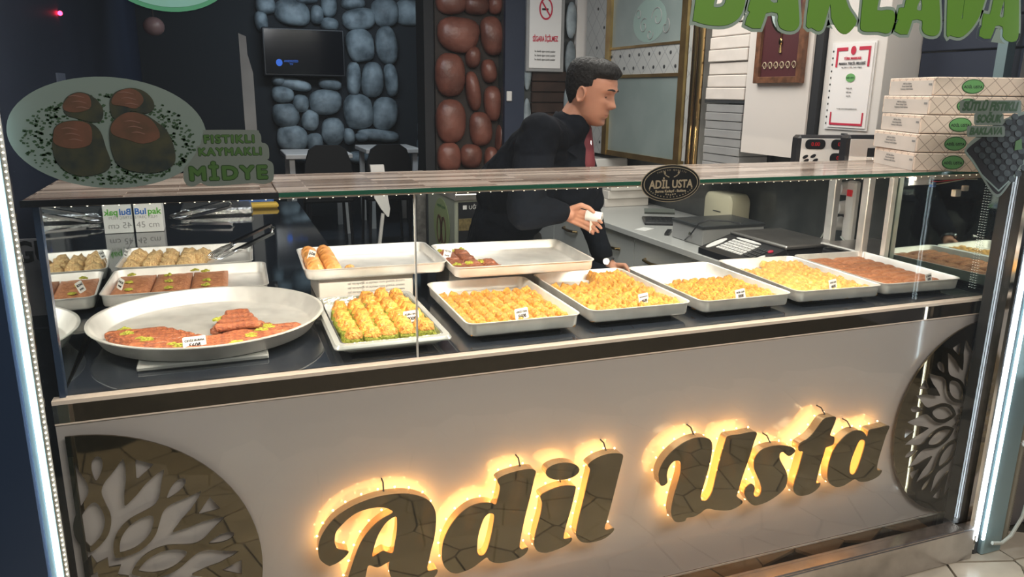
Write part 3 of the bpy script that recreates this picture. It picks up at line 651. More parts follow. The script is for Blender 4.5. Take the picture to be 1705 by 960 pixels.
TW, TD, TH = .328, .478, .040
TR = [(.996, .322, -.016), (1.368, .335, -.024), (1.730, .326, -.013), (2.102, .324, -.066), (2.445, .315, -.055)]
LB = ['aluminium tray three quarters full of small golden pieces, first of the front row',
      'aluminium tray of golden pieces heaped to the back right corner, card marked 460',
      'aluminium tray half filled with small golden pieces, back half empty, card marked 500 half covered',
      'aluminium tray of pale yellow pieces with one pile at the back edge',
      'aluminium tray full of flat brown shredded pastry, at the right end of the front row']
TT = []
for (x, y, a), lb in zip(TR, LB):
    TT.append(tray(x, y, .897, TW, TD, TH, a, lb)); 
for k, (x, y, a) in enumerate(TR):
    riser(x-.12, y-.20, x+.12, y+.17, .8845, .8965, 'low black block under the ' + ['first', 'second', 'third', 'fourth', 'fifth'][k] + ' rectangular tray from the left in the front row')
iw, idp = TW/2-.008, TD/2-.008
pieces(TT[0], grid(9, 12, -iw, iw, -idp, .145, dz=.002), 'fold', .0345, .0315, .023, 'gold_b', 'small square golden pastry in the tray with the 560 card', 'pastry', 'golden pieces in the first front tray')
pieces(TT[1], grid(9, 10, -iw, iw, -idp, .115, dz=.004) + grid(4, 4, .03, iw, .115, idp-.01, dz=.012), 'fold', .0355, .0335, .027, 'gold_b', 'golden pastry in the tray heaped towards its back right corner', 'pastry', 'golden pieces in the heaped front tray')
pieces(TT[2], grid(9, 9, -iw, iw, -idp, .075, skip=lambda i, j, x, y: j == 8 and i < 2, dz=.002), 'fold', .037, .034, .022, 'gold_b', 'small golden pastry in the front tray whose back half is empty', 'pastry', 'golden pieces in the half empty front tray')
pieces(TT[3], grid(9, 12, -iw, iw, -idp, .14, dz=.002) + grid(4, 3, 0.01, iw, .14, idp, dz=.008), 'fold', .036, .034, .021, 'gold_c', 'pale yellow pastry in the tray beside the flat brown pastry', 'pastry', 'pale yellow pieces in the fourth front tray', 'pale_pastry')
# flat brown strips
def slabs(T, nx, ny, x0, x1, y0, y1, h, m, label, group, name='pastry_strip', jit=.0015):
    for j in range(ny):
        for i in range(nx):
            g = .0026; a = x0+(x1-x0)*i/nx+g; b = x0+(x1-x0)*(i+1)/nx-g; c = y0+(y1-y0)*j/ny+g; d = y0+(y1-y0)*(j+1)/ny-g
            mb = MB(); nxx, nyy = 8, 4; vv = []
            hh = h+random.uniform(-jit, jit)
            for q in range(nyy+1):
                for p_ in range(nxx+1):
                    u = p_/nxx; v = q/nyy; e = min(u, 1-u, .12)/.12; e2 = min(v, 1-v, .25)/.25
                    vv.append((a+(b-a)*u, c+(d-c)*v, .0045 + hh*(.55+.45*min(e, e2)**.5) + .0022*noise.noise(Vector((u*9+i*3, v*4+j*7, hh*99)))))
            n = len(vv); vv += [(p[0], p[1], .0045) for p in vv]
            fs = [(q*(nxx+1)+p_, q*(nxx+1)+p_+1, (q+1)*(nxx+1)+p_+1, (q+1)*(nxx+1)+p_) for q in range(nyy) for p_ in range(nxx)]
            fs += [tuple(reversed([n+k for k in f])) for f in fs]
            bd = [p_ for p_ in range(nxx)] + [q*(nxx+1)+nxx for q in range(nyy)] + [nyy*(nxx+1)+p_ for p_ in range(nxx, 0, -1)] + [q*(nxx+1) for q in range(nyy, 0, -1)]
            fs += [(bd[k], n+bd[k], n+bd[(k+1) % len(bd)], bd[(k+1) % len(bd)]) for k in range(len(bd))]
            mb.add(vv, fs); mb.xf(T); mb.build(name, M[m], label=label, cat='pastry', group=group, ang=1.2)
slabs(TT[4], 2, 9, -iw+.002, iw-.002, -idp+.002, idp-.002, .022, 'brown_s', 'long flat strip of brown shredded pastry in the rightmost front tray', 'brown strips in the rightmost front tray')

# price cards, each in its own tray
def cardat(px, py, T, y, *a, **k):
    q = at(px, py, z=T.translation.z+.026); return card((q.x, q.y, T.translation.z+.026), *a, **k)
cardat(870, 531, TT[0], 0, ['CEVİZ ÖZEL', '560₺'], .046, .031, 'white price card reading 560 in the first rectangular front tray', rz=.28)
cardat(1073, 505, TT[1], 0, ['HAS BAKLAVA', '460₺'], .044, .031, 'white price card reading 460 in the heaped golden tray', rz=.35)
cardat(1234, 497, TT[2], 0, ['FISTIK ÖZEL', '500₺'], .048, .030, 'white price card leaning right in the tray with the empty back half', rz=.3)
cardat(1388, 481, TT[3], 0, ['CEVİZ ÖZEL', '460₺'], .045, .032, 'white price card in the tray of pale yellow pieces', rz=.3)
cardat(1547, 468, TT[4], 0, ['K. BURMA', '500₺'], .046, .026, 'white price card in the flat brown pastry tray', rz=.3)

# round tray with long shredded pastry logs
rc = Vector((.184, .398)); RR = .300; rz0 = .897
prof = [(.0, 0), (RR-.035, 0), (RR-.028, .003), (RR-.004, .042), (RR, .0435), (RR+.0025, .0425), (RR+.002, .045), (RR-.004, .0455), (RR-.0075, .0435), (RR-.031, .0065), (RR-.037, .0035), (0.0005, .0035)]
mb = MB(); mb.loft([[(rc.x+max(r_, .0005)*math.cos(2*PI*k/72), rc.y+max(r_, .0005)*math.sin(2*PI*k/72), rz0+z_) for k in range(72)] for r_, z_ in prof])
# scorched sugar marks are in the material; small crumbs are geometry
rt = mb.build('round_tray', M['alu'], label='large round aluminium tray with brown pastry logs along its front', cat='tray', ang=1.0)
riser(.02, .13, .32, .60, .8845, .8965, 'pale low block under the large round tray', 'boxgrey')
def log(y, x0, x1, r, z, seed, bend=0.0):
    mb = MB(); n = 16; pts = []; rs = []
    for i in range(n+1):
        u = i/n; x = x0+(x1-x0)*u
        pts.append((x, y+bend*math.sin(PI*u)+.004*noise.noise(Vector((x*20, seed, 0))), z+r*.9+.002*noise.noise(Vector((x*30, seed, 5)))))
        rs.append(r*(.55 if i in (0, n) else 1)*(1+.22*noise.noise(Vector((x*40, seed*3, 1)))))
    mb.tube(pts, rs, 10); return mb.build('pastry_log', M['brown_b'], label='long brown shredded pastry log lying across the front of the round tray', cat='pastry', group='pastry logs in the round tray', ang=1.6)
def chord(y, r=RR-.034): return math.sqrt(max(0, r*r-(y-rc.y)**2))
for k in range(10):
    y = .138+k*.0236; c = chord(y)-.004
    if k < 5: log(y, rc.x-c, rc.x+c, .0120, rz0+.009, k+1.3)
    else:
        log(y, rc.x-c+.004, rc.x-.015-.022*(k-5), .0120, rz0+.009, k+1.3)
        if k < 7: log(y, rc.x+.02, rc.x+c-.004, .0120, rz0+.009, k+11.3)
        else: log(y, rc.x+.00+.006*(k-7), rc.x+.16-.022*(k-7), .0120, rz0+.009, k+11.3)
for k in range(4): log(.380+k*.021, rc.x+.015+.010*k, rc.x+.105-.012*k, .0118, rz0+.004, k+21)
for k in range(4): log(.255+k*.042, rc.x+.01+.01*k, rc.x+.13-.01*k, .0110, rz0+.031, k+31, .01)
def sprinkle(P, rx, ry, h, label, group='ground pistachio heaps', n=60):
    mb = MB(); r = random.Random(int(P[0]*9999+P[1]*777))
    for i in range(n):
        a = r.uniform(0, 2*PI); q = math.sqrt(r.random()); s = r.uniform(.0016, .0034)
        x = P[0]+rx*q*math.cos(a); y = P[1]+ry*q*math.sin(a); z = P[2]+h*(1-q*q)*r.random()
        mb.box((x-s, y-s, z-s*.6), (x+s, y+s, z+s*.8), rz=a)
    return mb.build('pistachio_crumbs', M['crumb'], kind='stuff', label=label, cat='garnish', group=group, smooth=False)
for px, py in ((208,550),(212,557),(245,567),(235,566),(288,575),(300,577),(365,532),(384,538),(418,559),(435,550),(447,544),(395,571)):
    q = at(px, py, z=rz0+.027); sprinkle((q.x, q.y, rz0+.027), .016, .010, .008, 'heap of ground green pistachio on the brown logs of the round tray')
q = at(325, 580, z=rz0+.024); card((q.x, q.y, rz0+.024), ['CEVİZ BURMA', '560₺'], .053, .030, 'white price card reading 560 in the large round tray', rz=.12)

# clear tray of tall pistachio pastries
ct = thing('serving_tray', (.622, .288, .90), 'clear ridged plastic serving tray full of big green-sided golden pastries', 'tray', rz=0)
T = WM[ct]
mb = MB(); mb.loft([[(p[0], p[1], z) for p in rrect(0, 0, a, b, .02, 4)] for a, b, z in ((.25, .44, .0), (.262, .452, .006), (.27, .46, .022), (.292, .484, .0225), (.296, .488, .016), (.302, .494, .016), (.302, .494, .019), (.293, .485, .0265), (.266, .456, .0265), (.258, .448, .009), (.247, .437, .004))]); mb.xf(T).build('tray_shell', M['clear'], ct, ang=.5)
MB().loft([[(p[0], p[1], z) for p in rrect(0, 0, a, b, .015, 4)] for a, b, z in ((.24, .43, .0045), (.252, .444, .0045), (.258, .449, .026), (.256, .447, .0265), (.248, .44, .0065), (.238, .43, .0065))]).xf(T).build('foil_liner', M['foil'], ct, ang=.5)
riser(.52, .10, .72, .50, .8845, .8995, 'dark flat block under the clear pistachio pastry tray')
Tg = Matrix.Translation((.617, .272, .902)) @ Matrix.Rotation(.0, 4, 'Z')
pieces(Tg, grid(5, 6, -.115, .118, -.205, .10, jit=.003, dz=.003) + grid(3, 2, -.02, .115, .10, .205, jit=.003, dz=.004), 'green', .050, .052, .042, ('gold_b', 'green_b'), 'big square golden pastry with green pistachio sides in the clear tray', 'pastry', 'big pistachio pastries in the clear tray', 'pistachio_pastry', zoff=.006)
q = at(686, 531, z=.945); card((q.x, q.y, .938), ['KURU BAK.', '800₺'], .044, .030, 'white price card among the big pistachio pastries', rz=.2)

# left trays behind the round one
Tl = tray(.118, .876, .897, .478, .355, .040, -.02, 'aluminium tray with a wide flat brown slab, behind the round tray'); TL = Tl
riser(-.02, .76, .26, .98, .8845, .8965, 'black block under the tray with the wide brown slab')
slabs(Tl, 3, 1, -.228, .118, -.168, .168, .026, 'brown_s', 'wide smooth brown pastry slab in the tray behind the round tray', 'wide brown slabs behind the round tray', 'pastry_slab')
for i, (px, py) in enumerate(((220,458),(214,470),(213,482),(281,458),(281,468),(281,479),(325,450),(342,451),(345,466),(343,474))):
    q = at(px, py, z=.930); sprinkle((q.x, q.y, .930), .012, .007, .006, 'small tuft of green pistachio on the wide brown slab', 'pistachio tufts on the slab', 26)
q = at(198, 481, z=.93); card((q.x, q.y, .930), ['SADE', '380₺'], .026, .034, 'small tilted price card in the wide brown slab tray', rz=-.9, roll=.25, sz=.008)
Tl2 = tray(.104, 1.262, .897, .445, .36, .040, -.035, 'aluminium tray with rough nutty balls and steel tongs, at the back left')
riser(-.03, 1.15, .22, 1.36, .8845, .8965, 'black block under the tray with the nutty balls')
pieces(Tl2, grid(4, 3, -.208, .02, -.16, .12, jit=.003, dz=.006) + [(.045, .08, 0, 0), (.03, .03, 0, .002)], 'fold', .062, .085, .038, 'nut_b', 'rough beige nutty pastry in the back left tray', 'pastry', 'nutty pastries in the back left tray', 'nut_pastry')
q = at(208, 428, z=.945); card((q.x, q.y, .945), ['KAT', '420₺'], .022, .03, 'tiny tilted price card among the nutty pastries', rz=-.9, roll=.2, sz=.007)
# upper trays standing on cartons
T1 = tray(.685, .738, .968, .445, .355, .036, -.025, 'aluminium tray raised on a carton, nearly empty with orange rolls at its left end', r=.03)
T2 = tray(1.150, .640, .968, .475, .385, .036, -.06, 'aluminium tray raised at the back, mostly empty with brown pieces at its left end', r=.03)
cb = thing('carton', (.68, .72, .884), 'low printed white carton carrying the raised tray of orange rolls', 'carton')
MB().box((.50, .60, .884), (.80, .86, .9675), bev=.003).build('body', M['boxplain'], cb, smooth=False)
for k in range(3): txt('saf tereyağlı el açması taze günlük üretim', .011, front(.68, .5985, .945-.014*k), 'print', M['boxgrey'], cb, ext=.0003)
MB().box((.93, .63, .884), (1.34, .80, .9675), bev=.003).build('carton', M['boxgrey'], label='plain grey carton carrying the raised mostly empty tray', cat='carton', smooth=False)
def roll(T, x, y0, y1, r, seed, label, group, m):
    mb = MB(); n = 20; pts = []; rs = []
    for i in range(n+1):
        u = i/n; pts.append((x+.003*math.sin(u*9+seed), y0+(y1-y0)*u, .005+r*.95)); rs.append(r*(.5 if i in (0, n) else 1)*(1+.10*math.sin(u*30+seed)))
    mb.tube(pts, rs, 10).xf(T); return mb.build('pastry_roll', M[m], label=label, cat='pastry', group=group, ang=1.6)
for k, x in enumerate((-.187, -.135)):
    for j in range(4): roll(T1, x, -.155+.078*j, -.155+.078*j+.074, .0225, k*7+j, 'thick orange pastry roll at the left end of the raised tray', 'orange rolls in the raised tray', 'roll_b')
roll(T1, -.085, -.158, -.128, .016, 31, 'thick orange pastry roll at the left end of the raised tray', 'orange rolls in the raised tray', 'roll_b')
q = at(516, 433, z=1.005); card((q.x, q.y, 1.004), ['ŞÖB', '480₺'], .024, .034, 'small tilted price card among the orange rolls', rz=-.6, roll=.25, sz=.008)
for j in range(4):
    for i in range(3 if j < 2 else 2):
        mb = pastry('flat', .056, .088, .030, i*3+j, None); mb.xf(T2 @ Matrix.Translation((-.198+.053*i, -.140+.086*j, .005)))
        mb.build('brown_pastry', M['brown_b'], label='flat brown pastry with a green dab in the raised mostly empty tray', cat='pastry', group='brown pieces in the raised tray', ang=1.6)
for px, py in ((733,419),(751,418),(768,416),(761,441),(781,438),(799,436)):
    q = at(px, py, z=.99); sprinkle((q.x, q.y, .990), .013, .010, .008, 'heap of green pistachio on the brown pieces of the raised tray', 'pistachio heaps in the raised tray', 40)
q = at(743, 430, z=.99); card((q.x, q.y, .990), ['FISTIK', '560₺'], .026, .036, 'small tilted price card among the brown pieces of the raised tray', rz=-.5, roll=.2, sz=.008)

# tongs
def tongs(P, ang, label, L_=.24, tilt=.25):
    t = thing('serving_tongs', P, label, 'tongs', rot=(0, -tilt, ang)); W = WM[t]
    for s in (-1, 1):
        mb = MB(); z0 = .012*s
        mb.box((.05, -.010, z0-.001+.010*s), (L_, .010, z0+.001), M4=W)
        for k in range(6):
            y = -.026+.0104*k; mb.tube([W @ Vector((.055, y*.5, z0)), W @ Vector((.02, y, z0)), W @ Vector((-.03, y, z0*.8)), W @ Vector((-.045, y, z0*.3))], .0022, 6)
        mb.build('arm', M['chrome'], t, smooth=True)
    MB().tube([W @ Vector((L_-.005, 0, -.012)), W @ Vector((L_+.012, 0, 0)), W @ Vector((L_-.005, 0, .012))], .006, 8).build('hinge', M['chrome'], t)
q = at(375, 428, z=.93); tongs((q.x-.01, q.y+.02, .943), .62, 'bright steel fork tongs resting on the rim of the nutty pastry tray')
q = at(300, 366, z=.89); tongs((q.x, q.y, .912), .5, 'steel tongs lying on the black worktop beside the white film box', .28, .12)

# film roll box
fb = thing('film_box', (-.105, 2.18, .884), 'white cling film box with blue and green print standing on end, dark worktop', 'box', rz=.02)
MB().box((-.155, 2.12, .885), (-.035, 2.24, 1.062), bev=.002).build('body', M['paper'], fb, smooth=False)
MB().box((-.15, 2.125, 1.062), (-.10, 2.235, 1.074)).box((-.085, 2.125, 1.062), (-.05, 2.235, 1.078)).build('flap', M['white'], fb, smooth=False)
txt('Bul', .040, front(-.127, 2.1185, .982), 'blue_print', M['logoblue'], fb, off=.001)
txt('pak', .040, front(-.069, 2.1185, .982), 'green_print', M['logogreen'], fb, off=.001)
txt('STREÇ FİLM', .018, front(-.105, 2.1185, .956), 'print', M['boxgrey'], fb)
txt('45 cm', .04, front(-.10, 2.1185, .920), 'print', M['boxgrey'], fb)
q = at(433, 342, z=.90)
MB().box((q.x-.09, q.y-.03, .885), (q.x+.10, q.y+.05, .915), bev=.01).build('cloth', M['yellow'], label='folded yellow cloth at the back of the black worktop', cat='cloth')
MB().box((q.x-.12, q.y+.06, .885), (q.x+.08, q.y+.16, .93), bev=.01).build('wrapper', M['bluewrap'], label='blue wrapped packet behind the yellow cloth', cat='packet')
fl = MB(); r_ = random.Random(5)
fl.box((.02, 2.52, .885), (.38, 2.80, .925), bev=.01); fl.build('foil_packet', M['foil'], label='crumpled silver foil tray packet at the back of the black worktop', cat='packet')

# ================================================================ RIGHT SIDE: base units, worktop, wall cabinet, pillar
XF = 2.38
for k, (y0, y1, hy) in enumerate(((.66, .79, None), (.79, 1.36, 1.12), (1.36, 1.93, 1.70), (1.93, 2.50, 2.19), (2.50, 3.05, 2.77), (3.05, 3.53, 3.3))):
    nm = ['narrow filler unit', 'white base unit nearest the case', 'white base unit before the keypad scale', 'white base unit before the calculator', 'white base unit behind the man', 'white base unit at the far end'][k]
    u = thing('base_cabinet', (2.7, (y0+y1)/2, 0), nm + ' of the right-hand counter run', 'cabinet', 'white base units along the right wall')
    MB().box((XF+.02, y0, 0), (3.01, y1, .764)).build('body', M['cupboard'], u, smooth=False)
    dr = MB().box((XF, y0+.003, .08), (XF+.019, y1-.003, .755), bev=.002).build('door', M['cupboard'], u, smooth=False)
    if hy:
        mb = MB(); mb.tube([(XF-.002, hy+.10, .66), (XF-.022, hy+.085, .66), (XF-.026, hy, .655), (XF-.022, hy-.085, .66), (XF-.002, hy-.10, .66)], .009, 8)
        h = mb.build('handle', M['gold'], u); h.parent = dr; h.matrix_parent_inverse = Matrix(); h['label'] = 'curved brass bar handle'
wk = MB().box((2.345, .655, .765), (3.018, 3.55, .80), bev=.004).build('worktop', M['worktop'], smooth=False, label='pale grey worktop along the right wall, carrying the scales', cat='worktop')
# wall cabinet with frosted doors
XC = 2.80
gc = thing('wall_cabinet', (2.9, 2.7, 1.12), 'gold-framed wall cabinet with frosted glass doors and tufted band', 'cabinet')
MB().box((XC+.02, 2.03, 1.12), (3.01, 3.50, 2.6)).build('body', M['whitegloss'], gc, smooth=False)
def xr(y0, y1, z0, z1, t, nm, m, dx=0, **k): return MB().box((XC-dx-t, y0, z0), (XC-dx+.018, y1, z1)).build(nm, M[m], gc, smooth=False, **k)
xr(2.22, 3.10, 1.155, 1.64, .0, 'door', 'frosted', label='lower frosted glass door')
xr(2.22, 3.10, 1.66, 1.825, .004, 'padded_band', 'tuft', label='tufted pale band')
xr(2.22, 3.10, 1.84, 2.58, .0, 'door', 'frosted', label='upper frosted glass door')
xr(3.17, 3.50, 1.12, 2.58, .004, 'padded_side', 'tuft')
xr(2.09, 2.16, 1.155, 2.58, .0, 'padded_side', 'tuft')
for (y0, y1, z0, z1, m, t) in ((3.10, 3.165, 1.12, 2.6, 'brass', .02), (2.165, 2.225, 1.12, 2.6, 'brass', .02), (2.225, 3.10, 1.12, 1.155, 'brass', .014), (2.225, 3.10, 1.64, 1.66, 'brass', .012), (2.225, 3.10, 1.825, 1.84, 'brass', .012)):
    xr(y0, y1, z0, z1, t, 'frame_bar', m)
for y in (1.99, 2.04): MB().tube([(XC-.03, y, 1.12), (XC-.03, y, 2.6)], .022, 12).build('gold_post', M['gold'], gc, label='round polished gold post')
mb = MB()
for i in range(7):
    for j in range(2): mb.ball((XC-.006, 2.28+i*.125+(j*.06), 1.70+.08*j), (.005, .011, .011), 6, 4)
for i in range(9): mb.ball((XC-.006, 3.22+(i % 2)*.1, 1.2+i*.13), (.005, .011, .011), 6, 4)
mb.build('buttons', M['darkgrey'], gc, label='dark tufting buttons')
def scroll(cy, cz, r, t0, t1, d=1):
    return [(XC-.003, cy+d*(r*(1-.75*(k/22)))*math.cos(t0+(t1-t0)*k/22), cz+(r*(1-.75*(k/22)))*math.sin(t0+(t1-t0)*k/22)) for k in range(23)]
mb = MB()
for a in ((2.52, 1.99, .07, 0, 7, 1), (2.68, 1.95, .05, 1, 8, -1), (2.42, 1.93, .05, 2, 8, 1), (2.60, 1.90, .04, 3, 9, 1), (2.75, 2.02, .04, 0, 6, 1)): mb.tube(scroll(*a), .0028, 5)
mb.build('reflected_scrolls', M['boxgrey'], gc, label='thin grey scroll lines of the sticker reflection on the frosted glass')
MB().add([(XC-.0012, 2.62+.20*math.cos(t), 1.98+.13*math.sin(t)) for t in (2*PI*k/32 for k in range(32))] + [(XC-.0002, 2.62+.20*math.cos(t), 1.98+.13*math.sin(t)) for t in (2*PI*k/32 for k in range(32))], [tuple(range(32)), tuple(range(63, 31, -1))] + [(k, (k+1) % 32, 32+(k+1) % 32, 32+k) for k in range(32)]).build('sticker_reflection', mat('pale_teal_reflection', (.26, .36, .33), .4), gc, smooth=False)  # disc and scrolls paint a greenish sticker reflection onto the glass
# box shelf between cabinet and pillar
sh = thing('box_shelf', (2.9, 1.79, 1.115), 'open shelf niche holding stacked flat cartons beside the white pillar', 'shelf')
MB().box((2.80, 1.60, 1.495), (3.01, 1.965, 1.51)).build('board', M['darkgrey'], sh, smooth=False)
MB().box((2.995, 1.60, 1.115), (3.01, 1.965, 2.6)).build('back', M['blackmatt'], sh, smooth=False)
MB().box((2.80, 1.60, 1.115), (3.0, 1.965, 1.13)).build('board', M['darkgrey'], sh, smooth=False)
for k in range(13):
    z = 1.512+k*.066; b = MB().box((2.795+.006*(k % 3), 1.615, z), (2.99, 1.955, z+.062), bev=.004)
    b.build('carton', M['boxplain'], label='flat white carton in the upper shelf stack, %s' % (['lowest on the shelf', 'second from the shelf', 'third from the shelf', 'fourth from the shelf', 'fifth from the shelf', 'sixth from the shelf'][k] if k < 6 else 'behind the big green letters'), cat='carton', group='white cartons on the upper shelf', smooth=False)
ords = ['lowest', 'second lowest', 'third lowest', 'fourth lowest', 'fourth from the top', 'third from the top', 'second from the top', 'topmost']
for k in range(8):
    z = 1.132+k*.0448; MB().box((2.80+.004*(k % 2), 1.625, z), (2.99, 1.95, z+.0425), bev=.003).build('grey_carton', M['boxgrey'], label='thin grey carton below the shelf board, %s of the eight' % ords[k], cat='carton', group='grey cartons below the shelf', smooth=False)
MB().box((2.79, 1.135, 1.25), (3.018, 1.595, 2.8)).build('pillar', M['pillar'], kind='structure', smooth=False).name = 'wall_pillar'
# framed picture on the pillar
pf = thing('framed_picture', (2.785, 1.34, 1.59), 'maroon picture in carved brown frame with gold pendant and oval, on the pillar', 'picture')
def yz(y0, y1, z0, z1, x, t, nm, m, par): return MB().box((x-t, y0, z0), (x, y1, z1), bev=.002).build(nm, M[m], par, smooth=False)
yz(1.175, 1.505, 1.60, 2.16, 2.79, .012, 'mount', 'cardinal', pf)
for (a, b, c, d) in ((1.17, 1.205, 1.595, 2.17), (1.475, 1.51, 1.595, 2.17), (1.205, 1.475, 1.595, 1.625), (1.205, 1.475, 2.14, 2.17)): yz(a, b, c, d, 2.79, .028, 'frame_bar', 'woodframe', pf)
def onx(pts, x, t=.002):  # polygon in (y, z) as a thin slab facing -x
    n = len(pts); return MB().add([(x, p[0], p[1]) for p in pts] + [(x+t, p[0], p[1]) for p in pts], [tuple(range(n)), tuple(range(2*n-1, n-1, -1))] + [(i, (i+1) % n, n+(i+1) % n, n+i) for i in range(n)])
onx(ell(1.34, 1.95, .095, .125), 2.772, .006).build('oval_rim', M['gold'], pf, smooth=False)
onx(ell(1.34, 1.955, .083, .115), 2.768, .006).build('oval_picture', mat('pale_blue_enamel', (.50, .58, .55), .3, col2=(.35, .48, .5), vscale=25), pf, smooth=False)
MB().tube([(2.774, 1.34, 1.83), (2.774, 1.34, 1.795)], .004, 6).ball((2.772, 1.34, 1.785), (.006, .012, .018), 8, 6).tube([(2.774, 1.34, 1.775), (2.774, 1.34, 1.735)], [.003, .009], 8).build('pendant', M['gold'], pf)
mb = MB()
for k in range(6):
    cy = 1.235+k*.042; mb.tube([(2.776, cy+.017*(1-.7*q/12)*math.cos(q*.55*(1 if k % 2 else -1)), 1.675+.022*(1-.7*q/12)*math.sin(q*.55)) for q in range(13)], .0028, 5)
mb.build('scroll_band', M['goldprint'], pf, label='cream scroll ornament')
# certificate on white panel
MB().box((2.80, 1.085, 1.25), (3.015, 1.134, 2.8)).build('trim_3', M['blackmatt'], kind='structure', smooth=False)
wp = thing('wall_panel', (2.9, .91, 1.24), 'tall white wall panel behind the framed certificate', 'panel')
MB().box((2.82, .745, 1.24), (3.015, 1.08, 2.8), bev=.002).build('board', M['white'], wp, smooth=False)
MB().box((2.812, .77, 1.29), (2.82, .80, 1.36)).box((2.812, .90, 1.28), (2.82, .93, 1.38)).build('mirror_bits', M['darkgrey'], wp, smooth=False)
ce = thing('certificate', (2.81, .91, 1.40), 'white certificate with crimson corner bars and green oval stamp', 'certificate', rot=(0, 0, 0))
onx([(.79, 1.395), (1.04, 1.395), (1.04, 1.765), (.79, 1.765)], 2.813, .004).build('sleeve', M['paper'], ce, smooth=False)
onx([(.797, 1.405), (1.018, 1.405), (1.018, 1.755), (.797, 1.755)], 2.808, .003).build('sheet', mat('bright_paper', (.88, .86, .86), .5), ce, smooth=False)
for (a, b, c, d) in ((.812, .875, 1.728, 1.742), (.94, 1.003, 1.728, 1.742), (.812, .822, 1.66, 1.728), (.993, 1.003, 1.66, 1.728), (.812, 1.003, 1.415, 1.424), (.812, .819, 1.424, 1.47), (.996, 1.003, 1.424, 1.47)):
    onx([(a, c), (b, c), (b, d), (a, d)], 2.8055, .0015).build('corner_bar', M['redink'], ce, smooth=False)
onx(ell(.907, 1.728, .014, .018, 16), 2.805, .0015).build('seal', M['redink'], ce, smooth=False)
onx(ell(.907, 1.615, .026, .018, 20), 2.805, .0015).build('oval_stamp', M['greenlbl'], ce, smooth=False)
def sidex(x, y, z): return Matrix.Translation((x, y, z)) @ Matrix.Rotation(-PI/2, 4, 'Z') @ Matrix.Rotation(PI/2, 4, 'X')
txt('TÜRK MARKASI', .014, sidex(2.8045, .907, 1.695), 'red_line', M['redink'], ce, off=.0006)
txt('MARKA TESCİL BELGESİ', .014, sidex(2.8045, .907, 1.674), 'headline', M['ink'], ce, off=.0004)
txt('No: 2022 12 1899 - Tescil - Belgesi', .008, sidex(2.8045, .907, 1.658), 'small_print', M['ink'], ce)
txt('ADİL USTA', .009, sidex(2.8035, .907, 1.615), 'stamp_text', M['greendk'], ce)
txt('Marka Adı\n\nAdil Usta\n\nSınıf 30', .008, sidex(2.8045, .907, 1.555), 'small_print', M['ink'], ce)
txt('bu belge marka tescilinin yapıldığını gösterir', .0065, sidex(2.8045, .907, 1.485), 'small_print', M['ink'], ce)
mb = MB()
for k in range(12): mb.ball((2.8125, 1.030, 1.42+k*.028), (.002, .004, .005), 6, 4)
mb.build('punch_holes', M['ink'], ce, kind='stuff')
# dark planks on the far right wall
for k in range(14):
    MB().box((3.000+.004*(k % 2), .0, 1.0+k*.12), (3.019, .738, 1.0+k*.12+.114), bev=.003).build('plank', M['navywall'], D.objects['wall_right'], smooth=False)
MB().box((2.93, .30, 1.2), (2.97, .34, 2.8)).build('trim_4', M['bluewhite'], kind='structure', smooth=False)

# ---------------------------------------------------------------- things on the right worktop
cl = thing('calculator', (2.66, 2.15, .80), 'large flat black desk calculator with tilted display', 'calculator', rz=0); W = Matrix.Translation((2.66, 2.13, .80)) @ Matrix.Rotation(-.45, 4, 'Z')
MB().box((-.10, -.13, 0), (.10, .10, .018), M4=W, bev=.005).build('base', M['black'], cl, smooth=False)
MB().box((-.095, -.095, .016), (.095, .04, .022), M4=W).build('key_bed', M['darkgrey'], cl, smooth=False)
mb = MB()
for i in range(6):
    for j in range(5): mb.box((-.085+i*.029, -.09+j*.025, .020), (-.062+i*.029, -.071+j*.025, .027), M4=W)
mb.build('keys', M['black'], cl, smooth=False)
MB().box((-.09, .05, .0), (.09, .09, .014), M4=W @ Matrix.Translation((0, .0, .018)) @ Matrix.Rotation(.45, 4, 'X')).build('display', mat('lcd_grey', (.12, .13, .12), .2), cl, smooth=False)
MB().box((-.07, -.012, 0), (.07, .012, .012), M4=Matrix.Translation((2.50, 1.78, .801)) @ Matrix.Rotation(.9, 4, 'Z')).build('marker_pen', M['black'], label='short dark marker pen lying beside the calculator', cat='pen', smooth=False)
MB().box((-.05, -.035, 0), (.05, .035, .002), M4=Matrix.Translation((2.44, 1.93, .801)) @ Matrix.Rotation(.5, 4, 'Z')).build('receipt', M['paper'], label='small white slip of paper in front of the calculator', cat='paper', smooth=False)
cbx = thing('cash_box', (2.62, 1.56, .80), 'grey metal cash box with small round lock', 'cash box')
MB().box((2.46, 1.40, .801), (2.83, 1.68, .895), bev=.004).build('body', M['boxgrey'], cbx, smooth=False)
MB().box((2.455, 1.395, .885), (2.835, 1.685, .905), bev=.004).build('lid', M['darkgrey'], cbx, smooth=False)
MB().tube([(2.461, 1.50, .85), (2.450, 1.50, .85)], .011, 12).build('lock', M['chrome'], cbx)
bd = thing('bread_bin', (2.93, 1.83, .80), 'beige rounded plastic bin against the dark splashback', 'bin')
MB().loft([[(x, p[0], p[1]) for p in rrect(1.86, .90, .26*s_, .20*s_, .05*s_, 5)] for x, s_ in ((2.86, .9), (2.87, 1), (2.985, 1), (2.995, .92))]).build('shell', M['beige'], bd, ang=.9)
MB().box((2.857, 1.82, .895), (2.861, 1.89, .90)).build('badge', M['darkgrey'], bd, smooth=False)
